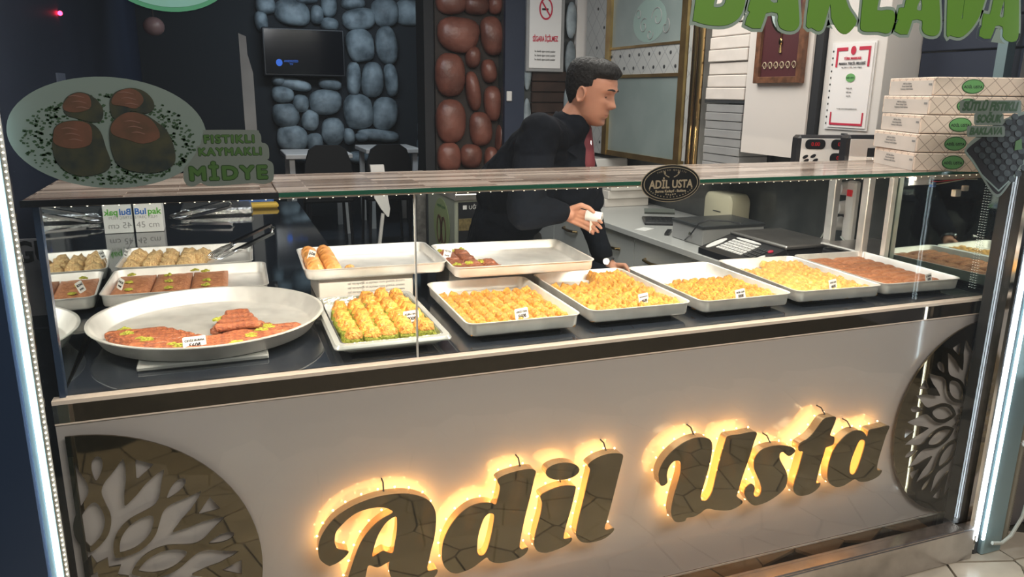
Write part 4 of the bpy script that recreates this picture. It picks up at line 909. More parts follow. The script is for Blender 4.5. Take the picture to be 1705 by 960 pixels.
# small white cartons behind the man on the worktop
for k in range(3):
    MB().box((2.62+.01*k, 2.76-.02*k, .801+.056*k), (2.95, 3.08, .855+.056*k), bev=.003).build('small_carton', M['boxplain'], label=['bottom', 'middle', 'top'][k] + ' one of three flat white cartons stacked on the worktop behind the man', cat='carton', group='white cartons on the worktop', smooth=False)
MB().box((2.72, 3.12, .801), (2.98, 3.44, 1.09), bev=.01).build('large_carton', M['whitegloss'], label='taller white carton in the far corner of the worktop', cat='carton', smooth=False)

def scale_(ox, oy, label, keypad=True, head=None, pole=None):
    t = thing('shop_scale', (ox, oy, .80), label, 'scale')
    MB().box((ox-.02, oy-.20, .803), (ox+.30, oy+.20, .875), bev=.012).build('body', M['black'], t, smooth=False)
    MB().box((ox-.03, oy-.205, .885), (ox+.27, oy+.20, .902), bev=.006).build('platform', M['steel'], t, smooth=False, label='flat steel weighing platform')
    for dx in (0, .28):
        for dy in (-.17, .17): MB().tube([(ox+dx, oy+dy, .80), (ox+dx, oy+dy, .806)], .014, 8).build('foot', M['blackmatt'], t)
    if keypad:
        MB().add([(ox-.20, oy-.20, .803), (ox-.02, oy-.20, .803), (ox-.02, oy+.20, .803), (ox-.20, oy+.20, .803), (ox-.20, oy-.20, .83), (ox-.02, oy-.20, .888), (ox-.02, oy+.20, .888), (ox-.20, oy+.20, .83)],
            [(0, 3, 2, 1), (4, 5, 6, 7), (0, 1, 5, 4), (1, 2, 6, 5), (2, 3, 7, 6), (3, 0, 4, 7)]).build('keypad_wedge', M['black'], t, smooth=False)
        K = Matrix.Translation((ox-.11, oy, .860)) @ Matrix.Rotation(-math.atan2(.058, .18), 4, 'Y')
        mb = MB()
        for i in range(5):
            for j in range(9): mb.box((-.055+i*.022, -.07+j*.021, 0), (-.039+i*.022, -.055+j*.021, .004), M4=K)
        mb.build('keys', M['paper'], t, smooth=False, label='rows of small white keys')
        mb = MB()
        for i in range(4):
            for j in range(4): mb.box((-.05+i*.024, -.155+j*.018, 0), (-.033+i*.024, -.142+j*.018, .004), M4=K)
        mb.build('dark_keys', M['darkgrey'], t, smooth=False)
        for (cx_, cy_, rx, ry) in ((-.02, .158, .06, .022), (.068, .03, .010, .09), (-.045, -.178, .04, .013)):
            MB().loft([[K @ Vector((p[0], p[1], z)) for p in ell(cx_, cy_, rx, ry, 16)] for z in (0, .003)]).build('label_window', M['paper'], t, smooth=False)
        MB().loft([[K @ Vector((p[0], p[1], z)) for p in ell(.035, -.165, .012, .012, 14)] for z in (0, .004)]).build('stop_key', M['redink'], t, smooth=False)
    if head:
        hx, hy, hz = head; px_, py_ = pole
        MB().box((px_-.017, py_-.022, .88), (px_+.017, py_+.022, hz), bev=.003).build('pole', M['alu'], t, smooth=False, label='flat aluminium display pole')
        R = Matrix.Translation((hx, hy, hz)) @ Matrix.Rotation(-.30, 4, 'Z')
        MB().box((-.135, -.04, -.065), (.135, .035, .065), M4=R, bev=.012).build('display_head', M['black'], t, smooth=False)
        MB().box((-.122, -.043, -.052), (.122, -.039, .052), M4=R, bev=.001).build('display_face', M['paper'], t, smooth=False, label='white display face with red digit windows')
        for (a, b, w2) in ((-.062, .028, .07), (.055, .028, .075), (.055, -.030, .075)):
            o = MB().loft([[R @ Vector((p[0], y, p[1])) for p in rrect(a, b, w2*1.25, .042, .018, 4)] for y in (-.046, -.042)]).build('digit_window', M['black'], t, smooth=False)
            MB().mesh(text_mesh('0.00', .022, .0003, .0003)).xf(R @ Matrix.Translation((a, -.0475, b)) @ Matrix.Rotation(PI/2, 4, 'X')).build('digits', M['redled'], t, smooth=False)
        for (a, b) in ((-.10, -.025), (-.066, -.022), (-.095, -.042), (-.055, -.040)):
            MB().loft([[R @ Vector((p[0], y, p[1])) for p in ell(a, b, .013, .007, 10, .5)] for y in (-.046, -.042)]).build('button', M['black'], t, smooth=False)
    return t
h1 = at(1372, 250, y=.90); p1 = at(1397, 300, y=.93)
scale_(2.55, 1.07, 'black keypad price scale with steel platform and display on a pole', True, (h1.x, .90, h1.z), (p1.x, .95))
h2 = at(1443, 250, y=.60)
s2 = scale_(2.62, .66+.09, 'second black scale at the right with white labels on its side', False, (h2.x-.01, .62, h2.z), (at(1450, 330, y=.62).x, .66)) if False else None
t2 = thing('label_scale', (2.80, .68, .80), 'second scale nearer the mirror, with two white labels and display pole', 'scale')
MB().box((2.69, .54, .803), (2.98, .84, .895), bev=.01).build('body', M['black'], t2, smooth=False)
MB().box((2.68, .53, .905), (2.99, .84, .918), bev=.005).build('platform', M['steel'], t2, smooth=False)
for a in (2.70, 2.80): MB().box((a, .5365, .835), (a+.075, .541, .885)).build('label_sticker', M['paper'], t2, smooth=False)
p2 = at(1440, 340, y=.56)
MB().box((p2.x-.02, .53, .90), (p2.x+.012, .565, 1.31), bev=.003).build('pole', M['alu'], t2, smooth=False, label='broad aluminium pole')
R = Matrix.Translation((h2.x, .60, h2.z)) @ Matrix.Rotation(-.30, 4, 'Z')
MB().box((-.10, -.04, -.06), (.12, .035, .06), M4=R, bev=.012).build('display_head', M['black'], t2, smooth=False)
MB().box((-.09, -.043, -.048), (.11, -.039, .045), M4=R, bev=.001).build('display_face', M['paper'], t2, smooth=False)
MB().box((-.02, -.046, -.03), (.06, -.042, .012), M4=R, bev=.001).build('digit_window', M['black'], t2, smooth=False)
MB().box((.05, -.048, .01), (.10, -.042, .032), M4=R).build('red_lamp', M['redled'], t2, smooth=False)
# power strip with plugs on the splashback
ps = thing('power_strip', (2.985, 1.02, .93), 'white power strip with red switch and three plugs, on the splashback', 'power strip')
MB().box((2.955, .95, .88), (2.99, 1.01, 1.16), bev=.008).build('body', M['white'], ps, smooth=False)
MB().box((2.948, .965, 1.09), (2.956, .995, 1.12), bev=.002).build('switch', M['redled'], ps, smooth=False, label='lit red rocker switch')
for k, (y, z) in enumerate(((1.03, 1.12), (1.03, 1.03), (1.05, .95))):
    MB().tube([(2.99, y, z), (2.93, y, z)], [.034, .028], 14).build('plug', M['white'], ps)
MB().tube([(2.94, 1.05, .94), (2.92, 1.08, .90), (2.90, 1.10, .83), (2.88, 1.2, .81)], .004, 6).tube([(2.94, .99, .90), (2.92, .90, .86), (2.9, .88, .82)], .004, 6).build('lead', M['cable'], ps)
pa = at(1142, 398, z=.81)
MB().tube([at(1140, 399, z=.806), at(1150, 390, y=1.42), at(1163, 372, y=1.40), at(1180, 366, y=1.38), at(1210, 368, y=1.32), at(1235, 372, y=1.25)], .004, 6).build('black_cable', M['black'], label='thin black cable looping over the cash box to the keypad scale', cat='cable')
# wires and connectors under the top glass at the right end
wz = 1.285
MB().box((2.30, .05, 1.283), (2.60, .075, 1.299)).build('cable_channel', M['white'], label='white cable channel under the glass top at the right end', cat='channel', smooth=False)
for k, c_ in enumerate(('cable', 'redink', 'cable')):
    MB().tube([(2.28, .10+.02*k, 1.298), (2.36, .06+.02*k, 1.270+.006*k), (2.44, .09, 1.262+.008*k), (2.52, .06+.01*k, 1.278), (2.63, .10, 1.292-.01*k)], .0018, 5).build('wire', M[c_], label=['pale thin wire sagging lowest under the glass top at the right end', 'red thin wire between the connectors under the glass top', 'pale thin wire sagging least under the glass top'][k], cat='wire')
for k, (px, py, m, s_) in enumerate(((1553, 307, 'bluewrap', .010), (1592, 321, 'paper', .014), (1607, 313, 'paper', .011))):
    q = at(px, py, y=.08); MB().box((q.x-s_, .08-s_*.6, q.z-s_*.8), (q.x+s_, .08+s_*.6, q.z+s_*.8), bev=.002).build('connector', M[m], label=['blue plastic cable connector under the glass top', 'larger white connector block with screw holes, hanging lower', 'smaller white connector block beside the larger one'][k], cat='connector', smooth=False)
MB().box((-.045, 0, -.017), (.045, .003, .017), M4=Matrix.Translation((2.33, .06, 1.283))).build('paper_tag', M['paper'], label='blank white paper tag under the glass top edge', cat='tag', smooth=False)

# ---------------------------------------------------------------- stack of pastry boxes on the glass top
c0 = Vector((2.275, .045)); ang = -.40
for k in range(5):
    z = 1.3135+k*.0575; a_ = ang+[.0, .03, -.02, .05, .02][k]; off = [(0, 0), (.004, .003), (.012, .006), (.03, .0), (.042, .004)][k]
    t = thing('pastry_box', (c0.x+off[0], c0.y+off[1], z), ['lowest', 'second from the bottom', 'middle', 'second from the top', 'topmost'][k]+' quilt-printed box of the stack on the glass top', 'box', 'pastry boxes stacked on the glass top', rz=a_)
    W = WM[t]; BW = .315
    bb = MB().box((0, 0, 0), (BW, .30, .055), bev=.0025); bb.xf(W).build('carton', M['box'], t, smooth=False)
    MB().box((-.0012, .006, .0), (.0, .29, .045)).xf(W).build('side_flap', M['boxplain'], t, smooth=False)
    MB().box((-.0022, .012, .03), (-.001, .03, .036)).xf(W).build('notch', M['boxgrey'], t, smooth=False)
    F = W @ Matrix.Translation((.118, -.001, .0275)) @ Matrix.Rotation(PI/2, 4, 'X')
    MB().mesh(curve_mesh([ell(0, 0, .034, .0215)], .0004)).xf(F).build('oval_border', M['greendk'], t, smooth=False)
    MB().mesh(curve_mesh([ell(0, 0, .031, .019)], .0004)).xf(F @ Matrix.Translation((0, 0, .0006))).build('oval_label', M['greenlbl'], t, smooth=False)
    MB().mesh(bold(text_mesh('ADİL USTA', .0112, .0001, 0), .00028)).xf(F @ Matrix.Translation((0, -.002, .0012))).build('lettering', M['ink'], t, smooth=False)
    S = W @ Matrix.Translation((-.0022, .17, .028)) @ Matrix.Rotation(-PI/2, 4, 'Z') @ Matrix.Rotation(PI/2, 4, 'X')
    MB().mesh(text_mesh('Adil Usta Baklava\nBurma Kadayıf Sütlü\nGaziantep Fıstıklı Baklava', .0085, .0002)).xf(S).build('print', M['boxgrey'], t, smooth=False)
MB().box((2.70, .22, 1.3135), (2.86, .46, 1.565), bev=.004).build('end_carton', M['boxgrey'], label='grey carton at the extreme right behind the stacked boxes', cat='carton', smooth=False)

# ================================================================ MIDDLE: small fridge, post, chairs, tables, screen
fr = thing('display_fridge', (1.60, 2.55, 0), 'low pale green fridge with dark glass front and round emblem on its side', 'fridge')
fa = at(757, 342, y=2.2); fl_ = at(735, 325, y=2.75)
FX0 = fa.x
MB().box((FX0, 2.2, .04), (FX0+.42, 2.78, 1.0), bev=.006).build('body', M['cream'], fr, smooth=False)
MB().box((FX0-.005, 2.18, .965), (FX0+.43, 2.79, 1.0), bev=.004).build('lid', M['steel'], fr, smooth=False, label='brushed steel lid')
MB().box((FX0+.02, 2.192, .10), (FX0+.40, 2.2, .955)).build('glass_front', M['black'], fr, smooth=False, label='dark glass front')
MB().box((FX0+.02, 2.186, .80), (FX0+.26, 2.192, .865)).build('jar_row', M['jar'], fr, smooth=False)
txt('■ UĞUR', .03, front(FX0+.10, 2.189, .925), 'lettering', M['paper'], fr, align='CENTER')
Sx = lambda y, z: Matrix.Translation((FX0-.004, y, z)) @ Matrix.Rotation(-PI/2, 4, 'Z') @ Matrix.Rotation(PI/2, 4, 'X')
MB().mesh(curve_mesh([ell(0, 0, .17, .155)], .001)).xf(Sx(2.46, .79)).build('emblem_disc', M['green_pale'], fr, smooth=False)
MB().mesh(curve_mesh([ell(-.05, -.02, .05, .085), ell(-.05, -.02, .032, .066)], .001)).mesh(curve_mesh([ell(.05, -.02, .05, .085), ell(.05, -.02, .032, .066)], .001)).mesh(curve_mesh([[(-.008, -.1), (.008, -.1), (.008, .0), (.03, .06), (.014, .06), (0, .02), (-.014, .06), (-.03, .06), (-.008, 0)]], .001)).xf(Sx(2.46, .78) @ Matrix.Translation((0, 0, .0015))).build('emblem_letters', M['woodframe'], fr, smooth=False)
txt('meyveli içecek', .03, Sx(2.46, .90) @ Matrix.Translation((0, 0, .0015)), 'emblem_text', M['greendk'], fr)
for dx in (.03, .38):
    for dy in (2.24, 2.72): MB().box((FX0+dx, dy, 0), (FX0+dx+.02, dy+.02, .04)).build('foot', M['black'], fr, smooth=False)
MB().box((1.36, 2.86, 0), (1.42, 2.92, 1.06), bev=.008).build('post', M['stonegrey'], label='rough grey post behind the pale green fridge', cat='post')
wp_ = at(632, 325, y=2.9)
MB().loft([[(wp_.x+x, 2.9+dy, z) for x, dy in ((-.035, 0), (.035, 0), (.035, .03), (-.035, .03))] if False else [(wp_.x+o-.035*s_, 2.9, z), (wp_.x+o+.035*s_, 2.9, z), (wp_.x+o+.035*s_, 2.93, z), (wp_.x+o-.035*s_, 2.93, z)] for z, o, s_ in ((.78, .05, .15), (.83, .035, .8), (.90, .01, 1.2), (1.1, -.01, 1.2))]).tube([(wp_.x+.02, 2.915, .80), (wp_.x-.03, 2.94, .40), (wp_.x-.06, 2.98, 0)], .012, 8).build('stool', M['white'], label='white curved stool seat edge on thin leg, seen through the case', cat='stool')
# dining chairs and tables
def chair(x, y, label):
    t = thing('dining_chair', (x, y, .16), label, 'chair', 'black dining chairs')
    mb = MB(); mb.loft([[(x+p[0], y+d, .16+.46+p[1]) for p in [(-.22*q, 0), (.22*q, 0), (.20*q, .30), (.16*q, .42), (.1*q, .46), (-.1*q, .46), (-.16*q, .42), (-.20*q, .30)]] for d, q in ((0, .97), (.01, 1), (.03, 1), (.04, .97))]).build('backrest', M['blackmatt'], t)
    MB().box((x-.22, y+.0, .58), (x+.22, y+.44, .63), bev=.02).build('seat', M['blackmatt'], t)
    for dx in (-.19, .19):
        for dy in (.03, .41): MB().tube([(x+dx, y+dy, .16), (x+dx*.9, y+dy, .60)], .014, 8).build('leg', M['black'], t)
a = at(546, 258, y=5.0); b = at(648, 258, y=5.0); hz = a.z-.16
chair(a.x, 5.0, 'black dining chair with rounded back, left one before the stone wall'); chair(b.x, 5.0, 'black dining chair with rounded back, right one before the stone wall')
def table(px, py, wpx, y, label, zt=.94):
    q = at(px, py, y=y); wd = wpx/FPX*8.0*.9; t = thing('dining_table', (q.x, y, .16), label, 'table', 'pale dining tables')
    MB().box((q.x-wd/2, y-.35, q.z-.045), (q.x+wd/2, y+.35, q.z), bev=.006).build('table_top', M['boxplain'], t, smooth=False)
    for dx in (-wd/2+.06, wd/2-.06):
        for dy in (-.28, .28): MB().box((q.x+dx-.025, y+dy-.025, .16), (q.x+dx+.025, y+dy+.025, q.z-.045)).build('leg', M['white'], t, smooth=False)
table(525, 252, 110, 6.1, 'pale dining table behind the left black chair'); table(645, 244, 100, 6.3, 'pale dining table behind the right black chair')
a = at(435, 44, y=6.8); b = at(576, 128, y=6.8)
tv = thing('television', ((a.x+b.x)/2, 6.8, b.z), 'wide black television with small blue mark on the stone wall', 'television')
MB().box((a.x, 6.80, b.z), (b.x, 6.86, a.z), bev=.01).build('case', M['black'], tv, smooth=False)
MB().box((a.x+.02, 6.794, b.z+.02), (b.x-.02, 6.80, a.z-.02)).build('screen', mat('dark_screen', (.004, .005, .008), .12), tv, smooth=False)
q = at(465, 104, y=6.79); MB().mesh(curve_mesh([ell(0, 0, .032, .036)], .001)).xf(front(q.x, 6.79, q.z)).build('screen_logo', M['bluelogo'], tv, smooth=False)
MB().mesh(text_mesh('ANDROİD\nTV', .03, .0005)).xf(front(q.x+.12, 6.79, q.z)).build('screen_text', M['bluelogo'], tv, smooth=False)
MB().box((a.x+.3, 6.86, b.z+.1), (b.x-.3, 6.99, a.z-.1)).build('bracket', M['darkgrey'], tv, smooth=False)
# rounded white partition and pale strips at the left
a = at(397, 60, y=4.2); b = at(428, 215, y=4.2)
MB().loft([[(x, y, z) for x, z in [(a.x, .0), (b.x, 0), (b.x, a.z-.25), (b.x-.03, a.z-.12), (a.x+.05, a.z), (a.x, a.z+.02)]] for y in (4.2, 4.24)]).build('partition_panel', M['boxgrey'], label='narrow pale partition with curved top, left of the television', cat='partition', smooth=False)
a = at(75, 97, y=3.3); b = at(104, 160, y=3.3)
MB().box((-.448, 2.42, 1.3), (-.44, 2.62, 1.60)).build('pale_board', mat('blue_grey_board', (.12, .15, .22), .4), label='pale blue-grey board on the dark left wall above the plate sticker', cat='board', smooth=False)
q = at(100, 22, x=-.44); MB().ball(q, .011, 10, 7).build('standby_lamp', M['reddot'], label='tiny glowing red standby lamp high on the dark left wall', cat='lamp')
q = at(256, 44, y=3.0)
wl = thing('lamp_reflection', (q.x, 3.0, q.z), 'dim round pinkish lamp reflection high at the left, built as a ball', 'lamp')
MB().ball((q.x, 3.0, q.z), (.055, .055, .05), 14, 9).build('reflection_ball', mat('dusky_reflection', (.16, .11, .12), .4), wl); MB().tube([(q.x, 3, q.z+.04), (q.x, 3, 2.8)], .004, 6).build('added_cord', M['black'], wl)  # ball and cord added in place of a lamp's reflection

# ================================================================ RIGHT OUTER EDGE
rcn = thing('steel_column', (2.70, -.10, 0), 'steel corner column with polished channel at the right edge of the window', 'column')
MB().box((2.585, -.150, 0), (2.605, -.02, 2.8), bev=.003).build('inner_flange', M['darkgrey'], rcn, smooth=False)
MB().box((2.606, -.165, 0), (2.70, -.02, 2.8), bev=.006).build('shaft', M['bluewhite'], rcn, smooth=False)
MB().box((2.545, -.155, .02), (2.584, -.13, 2.8), bev=.006).build('polished_channel', M['chrome'], rcn, smooth=False)
lt = thing('led_strip', (2.60, -.19, 0.06), 'pair of bright white vertical light tubes at the right edge of the window', 'light strip')
for k, (x, wd) in enumerate(((2.562, .0025), (2.592, .005))): MB().box((x-wd, -.171-.003*k, .07), (x+wd, -.167, 2.7), bev=.0015).build('tube', M['led'], lt)
cd = MB(); z = .04; n = 0; pts = []; rs = []
while z < .64:
    u = (z-.04)/.6; pts += [(2.715+.03*u*0, -.155, z), (2.715, -.155, z+.005)]; rs += [.011, .0138]; z += .0095
cd.tube(pts, rs, 10).build('ribbed_conduit', M['conduit'], label='ribbed flexible conduit running down beside the right column', cat='conduit', ang=1.5)
MB().tube([(2.79, -.19, .75), (2.775, -.19, .50), (2.765, -.19, .30), (2.74, -.19, .14), (2.70, -.19, .075), (2.66, -.19, .055), (2.62, -.185, .06)], .0062, 8).build('outdoor_cable', M['cable'], label='pale grey cable curving down to the sill at the lower right', cat='cable')
MB().box((2.705, -.175, .40), (2.755, -.14, .42), bev=.003).build('cable_clip', M['white'], label='small white clip holding the conduit', cat='clip', smooth=False)
MB().box((2.645, -.205, .645), (2.77, -.166, .82), bev=.012).build('adaptor_box', M['white'], label='white plastic adaptor box on the right column', cat='box')
MB().box((2.76, -.12, 0), (2.79, -.08, 2.8), bev=.004).build('outer_post', M['steel'], label='thin steel post right of the ribbed conduit', cat='post', smooth=False)
MB().box((2.80, -.06, 0), (4.2, 0.0, 2.8)).build('wall_neighbour', mat('neighbour_front', (.10, .11, .13), .4, col2=(.20, .17, .15), vscale=3), kind='structure', smooth=False)
for (z0, z1, m) in ((.16, .22, 'teal'), (.30, .34, 'lip'), (.55, .60, 'redink')):
    pass

# ================================================================ STICKERS ON THE OUTER PANE (flat print, at the pane)
YS = -.1295
stk = thing('plate_sticker', (.06, YS, 1.345), 'oval window sticker of a plate with four brown pastries and green flecks', 'sticker')
c_ = at(184, 222, y=YS); ex = at(344, 235, y=YS); rx = .168; rzz = .103
flatloop([ell(c_.x, c_.z, rx, rzz, 60, -.02)], .0003, Matrix.Translation((0, YS, 0)) @ Matrix.Rotation(PI/2, 4, 'X'), 'plate', M['stplate'], stk)
fk = MB(); r_ = random.Random(4)
for k in range(900):
    a = r_.uniform(0, 2*PI); q = math.sqrt(r_.uniform(.12, .90)); x = c_.x+rx*.93*q*math.cos(a); z = c_.z-.012+rzz*.86*q*math.sin(a); s = r_.uniform(.0012, .0032)
    th = r_.uniform(0, 2*PI); p_ = [(x+s*1.4*math.cos(th+g), YS-.0009, z+s*math.sin(th+g)) for g in (0, 1.7, 3.1, 4.6)]
    fk.add(p_ + [(p[0], p[1]+.0003, p[2]) for p in p_], [(0, 1, 2, 3), (7, 6, 5, 4)])
fk.build('flecks', M['fleck'], stk, kind='stuff', smooth=False)
o6 = (60, 120); s6 = 4.8
A6 = lambda y: Matrix.Translation((0, y, 0)) @ Matrix.Rotation(PI/2, 4, 'X')
PZ = [([(215,260),(250,195),(330,160),(420,175),(500,235),(540,310),(520,390),(440,400),(330,370),(240,340)], [(215,265),(260,200),(330,165),(410,180),(440,230),(430,290),(340,320),(240,310)]),
      ([(600,200),(650,150),(760,125),(860,150),(930,215),(945,290),(880,330),(760,310),(640,370),(600,330),(590,260)], [(605,225),(650,160),(750,130),(830,165),(860,230),(800,290),(700,270),(620,260)]),
      ([(135,520),(150,440),(220,395),(340,385),(450,410),(520,480),(560,600),(600,720),(560,790),(400,830),(260,800),(170,720),(135,620)], [(140,520),(155,445),(225,400),(340,390),(430,420),(450,500),(430,580),(300,610),(190,590),(145,560)]),
      ([(595,430),(640,360),(740,315),(860,330),(970,400),(1050,470),(1110,620),(1100,740),(960,800),(780,790),(660,740),(610,640),(590,530)], [(600,440),(650,365),(740,320),(860,340),(950,410),(990,520),(860,570),(740,540),(620,500)])]
for k, (body, top) in enumerate(PZ):
    flatloop([smoothloop(px2(body, o6, s6, YS), 3)], .0002, A6(YS-.0016-.0006*k), 'pastry_print', M['pastryprintdk'], stk)
    flatloop([smoothloop(px2(top, o6, s6, YS), 3)], .0002, A6(YS-.0022-.0006*k), 'pastry_crust', M['pastryprint'], stk)
    xs = [p[0] for p in top]; zs = [p[1] for p in top]; cx_, cy_ = sum(xs)/len(xs), sum(zs)/len(zs)
    for j in range(3):
        lp = [(cx_-80+30*j, cy_-50+45*j), (cx_-20+25*j, cy_-62+45*j), (cx_+50+20*j, cy_-45+45*j), (cx_+45+20*j, cy_-40+45*j), (cx_-20+25*j, cy_-53+45*j)]
        flatloop([smoothloop(px2(lp, o6, s6, YS), 3)], .0001, A6(YS-.0028-.0006*k), 'highlight_print', M['gloss_print'], stk)
# text sticker at the left
o7 = (290, 200); s7 = 8.0
ls = thing('name_sticker', (.26, YS, 1.35), 'three-line green lettering on a pale backing beside the plate sticker', 'sticker')
BK = [(390,150),(440,130),(1060,130),(1130,160),(1160,220),(1165,295),(1220,310),(1260,370),(1265,500),(1240,525),(1300,560),(1325,620),(1325,770),(1290,820),(1190,850),(1050,835),(900,850),(700,865),(520,880),(420,865),(350,835),(280,875),(200,880),(145,830),(125,760),(130,640),(200,560),(290,430),(300,350),(350,320)]
flatloop([smoothloop(px2(BK, o7, s7, YS), 3)], .0002, A6(YS-.0004), 'backing', M['stback2'], ls)
for s_, bx, by, wpx, hpx in (('FISTIKLI', 735, 255, 700, 120), ('KAYMAKLI', 750, 422, 880, 115), ('MİDYE', 725, 700, 1080, 245)):
    q = at(o7[0]+bx/s7, o7[1]+by/s7, y=YS); W_ = (at(o7[0]+(bx+wpx/2)/s7, o7[1]+by/s7, y=YS)-at(o7[0]+(bx-wpx/2)/s7, o7[1]+by/s7, y=YS)).length; H_ = (at(o7[0]+bx/s7, o7[1]+(by-(hpx if hpx < 200 else 205)/2)/s7, y=YS)-at(o7[0]+bx/s7, o7[1]+(by+(hpx if hpx < 200 else 205)/2)/s7, y=YS)).length*.80
    me = text_mesh(s_, 1, .0001, 0, space=1.22); xs = [v.co.x for v in me.vertices]; cap = text_mesh('K', 1, 0, 0); ch = [v.co.y for v in cap.vertices]
    kx = W_/(max(xs)-min(xs)); kz = H_/(max(ch)-min(ch)); b_ = kz*.062
    for dd, m, dy, nm in ((b_*1.55, 'stgreendk', .0008, 'outline'), (b_*.75, 'stgreen', .0014, 'lettering')):
        MB().mesh(bold(text_mesh(s_, kz, .0001, 0, sx=kx/kz*.94, space=1.22), dd, 10)).xf(front(q.x, YS-dy, q.z - (H_*.06 if s_ == 'MİDYE' else 0), 0.0)).build(nm, M[m], ls, smooth=False)
# big green letters at the top right
def trace(name, label, loops, o, s):
    t = thing('window_letter', (at(o[0]+loops[0][0][0]/s, 20, y=YS).x+.08, YS, 1.69), label, 'window lettering', 'big green letters across the top of the window')
    L0 = [smoothloop(px2(l, o, s, YS), 2) for l in loops]
    flatloop(L0, .0002, A6(YS-.0003), 'border', M['stback'], t, off=.0085)
    flatloop(L0, .0002, A6(YS-.0010), 'outline', M['greendk'], t, off=.0007)
    flatloop(L0, .0002, A6(YS-.0017), 'letter_fill', M['leafgreen'], t)
oB = (1140, 0); sB = 5.879; oL = (1410, 0); sL = 5.78
trace('B', 'big green B, first of the seven window letters', [[(110,-40),(80,185),(90,205),(180,235),(280,250),(380,250),(460,225),(530,170),(570,90),(590,0),(590,-80),(540,-150),(590,-260),(540,-380),(380,-420),(150,-430)], [(290,0),(280,68),(340,72),(380,50),(400,0),(380,-60),(300,-60)], [(310,-190),(305,-130),(380,-140),(400,-200),(340,-230)]], oB, sB)
trace('A', 'big green A, second window letter, between B and K', [[(640,0),(615,105),(635,118),(588,242),(740,278),(790,130),(905,130),(908,200),(930,270),(1000,302),(1070,298),(1112,255),(1118,180),(1105,-20),(1080,-400),(800,-420),(760,-300)], [(835,10),(905,25),(900,-80),(870,-90)]], oB, sB)
trace('K', 'big green K, third window letter', [[(1215,-10),(1185,255),(1240,272),(1290,302),(1330,298),(1360,250),(1420,40),(1430,170),(1470,260),(1520,320),(1580,332),(1640,280),(1680,205),(1620,110),(1585,30),(1580,-60),(1700,-300),(1700,-420),(1500,-420),(1400,-200),(1420,-420),(1250,-420)]], oB, sB)
trace('L', 'big green L, middle one of the seven window letters', [[(150,-20),(125,240),(140,290),(190,305),(300,305),(370,322),(420,300),(450,220),(458,150),(440,105),(380,95),(288,100),(305,-10),(330,-420),(180,-430)]], oL, sL)
trace('A', 'big green A, fifth window letter, between L and V', [[(560,20),(545,75),(500,78),(478,185),(492,190),(455,300),(580,330),(625,195),(720,200),(718,270),(740,320),(800,345),(860,338),(890,290),(895,180),(885,-20),(880,-400),(680,-420),(620,-200)], [(690,20),(668,92),(715,98),(715,0)]], oL, sL)
trace('V', 'big green V, sixth window letter', [[(965,-20),(955,335),(990,340),(1060,360),(1120,345),(1200,270),(1270,160),(1320,20),(1370,-200),(1350,-420),(1220,-420),(1130,0),(1112,165),(1100,170),(1125,0),(1120,-420),(960,-420)]], oL, sL)
trace('A', 'big green A, last of the window letters at the right', [[(1400,20),(1370,140),(1312,130),(1295,235),(1298,240),(1268,345),(1378,372),(1425,250),(1498,262),(1495,350),(1540,395),(1600,402),(1640,370),(1652,250),(1650,-20),(1650,-400),(1480,-420),(1440,-150)], [(1500,30),(1465,155),(1505,160),(1512,10)]], oL, sL)
# right sticker: text and dark tray of pastries
rs_ = thing('tray_sticker', (2.42, YS, 1.25), 'window sticker of a dark tray of pastries with three lines of green text', 'sticker')
o9 = (1590, 130); s9 = 4.574
flatloop([smoothloop(px2([(75,545),(120,480),(300,350),(500,260),(640,230),(700,330),(560,600),(400,830),(340,900),(300,895),(260,850),(130,640),(80,580)], o9, s9, YS), 3)], .0002, A6(YS-.0004), 'tray_border', M['stback2'], rs_)
flatloop([smoothloop(px2([(90,545),(150,490),(320,370),(500,285),(620,260),(660,340),(540,590),(390,815),(335,880),(300,870),(260,820),(140,620),(95,575)], o9, s9, YS), 3)], .0002, A6(YS-.001), 'tray_print', M['blackmatt'], rs_)
flatloop([smoothloop(px2([(92,565),(330,850),(540,590),(535,602),(330,865),(90,580)], o9, s9, YS), 2)], .0001, A6(YS-.0012), 'tray_edge', M['stplate'], rs_)
lump = mat('dark_pastry_print', (.035, .045, .045), .5, col2=(.015, .02, .025), vscale=40)
for i in range(7):
    for j in range(7):
        bx = 165+i*48+j*36; by = 545-i*42+j*44
        if bx > 520+ (j-3)*8 or by > 800: continue
        flatloop([px2(ell(bx, by, 27, 24, 12, .4), o9, s9, YS)], .0002, A6(YS-.0018-.0002*((i+j) % 3)), 'pastry_print', lump, rs_)
flatloop([px2([(455,480),(500,460),(505,540),(445,550)], o9, s9, YS)], .0002, A6(YS-.003), 'card_print', M['stgreen'], rs_)
for s_, (x0, y0, x1, y1), pad in (('SÜTLÜ FISTIKLI', (40, 180, 485, 255), 12), ('SOĞUK', (150, 278, 350, 345), 12), ('BAKLAVA', (95, 375, 360, 435), 12)):
    flatloop([px2(rrect((x0+x1)/2, (y0+y1)/2, x1-x0+pad*2, y1-y0+pad*2, 16, 3), o9, s9, YS)], .0002, A6(YS-.0034), 'backing', M['stback'] if False else M['stback2'], rs_)
    q = at(o9[0]+(x0+x1)/2/s9, o9[1]+(y0+y1)/2/s9, y=YS); W_ = (at(o9[0]+x1/s9, o9[1]+y0/s9, y=YS)-at(o9[0]+x0/s9, o9[1]+y0/s9, y=YS)).length
    me = text_mesh(s_, 1, .0001, 0); xs = [v.co.x for v in me.vertices]; kx = W_/(max(xs)-min(xs)); kz = (y1-y0)/s9/FPX*2.35*1.30*1.0
    MB().mesh(bold(text_mesh(s_, kz*.86, .0001, 0, sx=kx/kz*1.08, shear=.15), kz*.045)).xf(front(q.x, YS-.0042, q.z, .0)).build('lettering', M['stgreen2'], rs_, smooth=False)
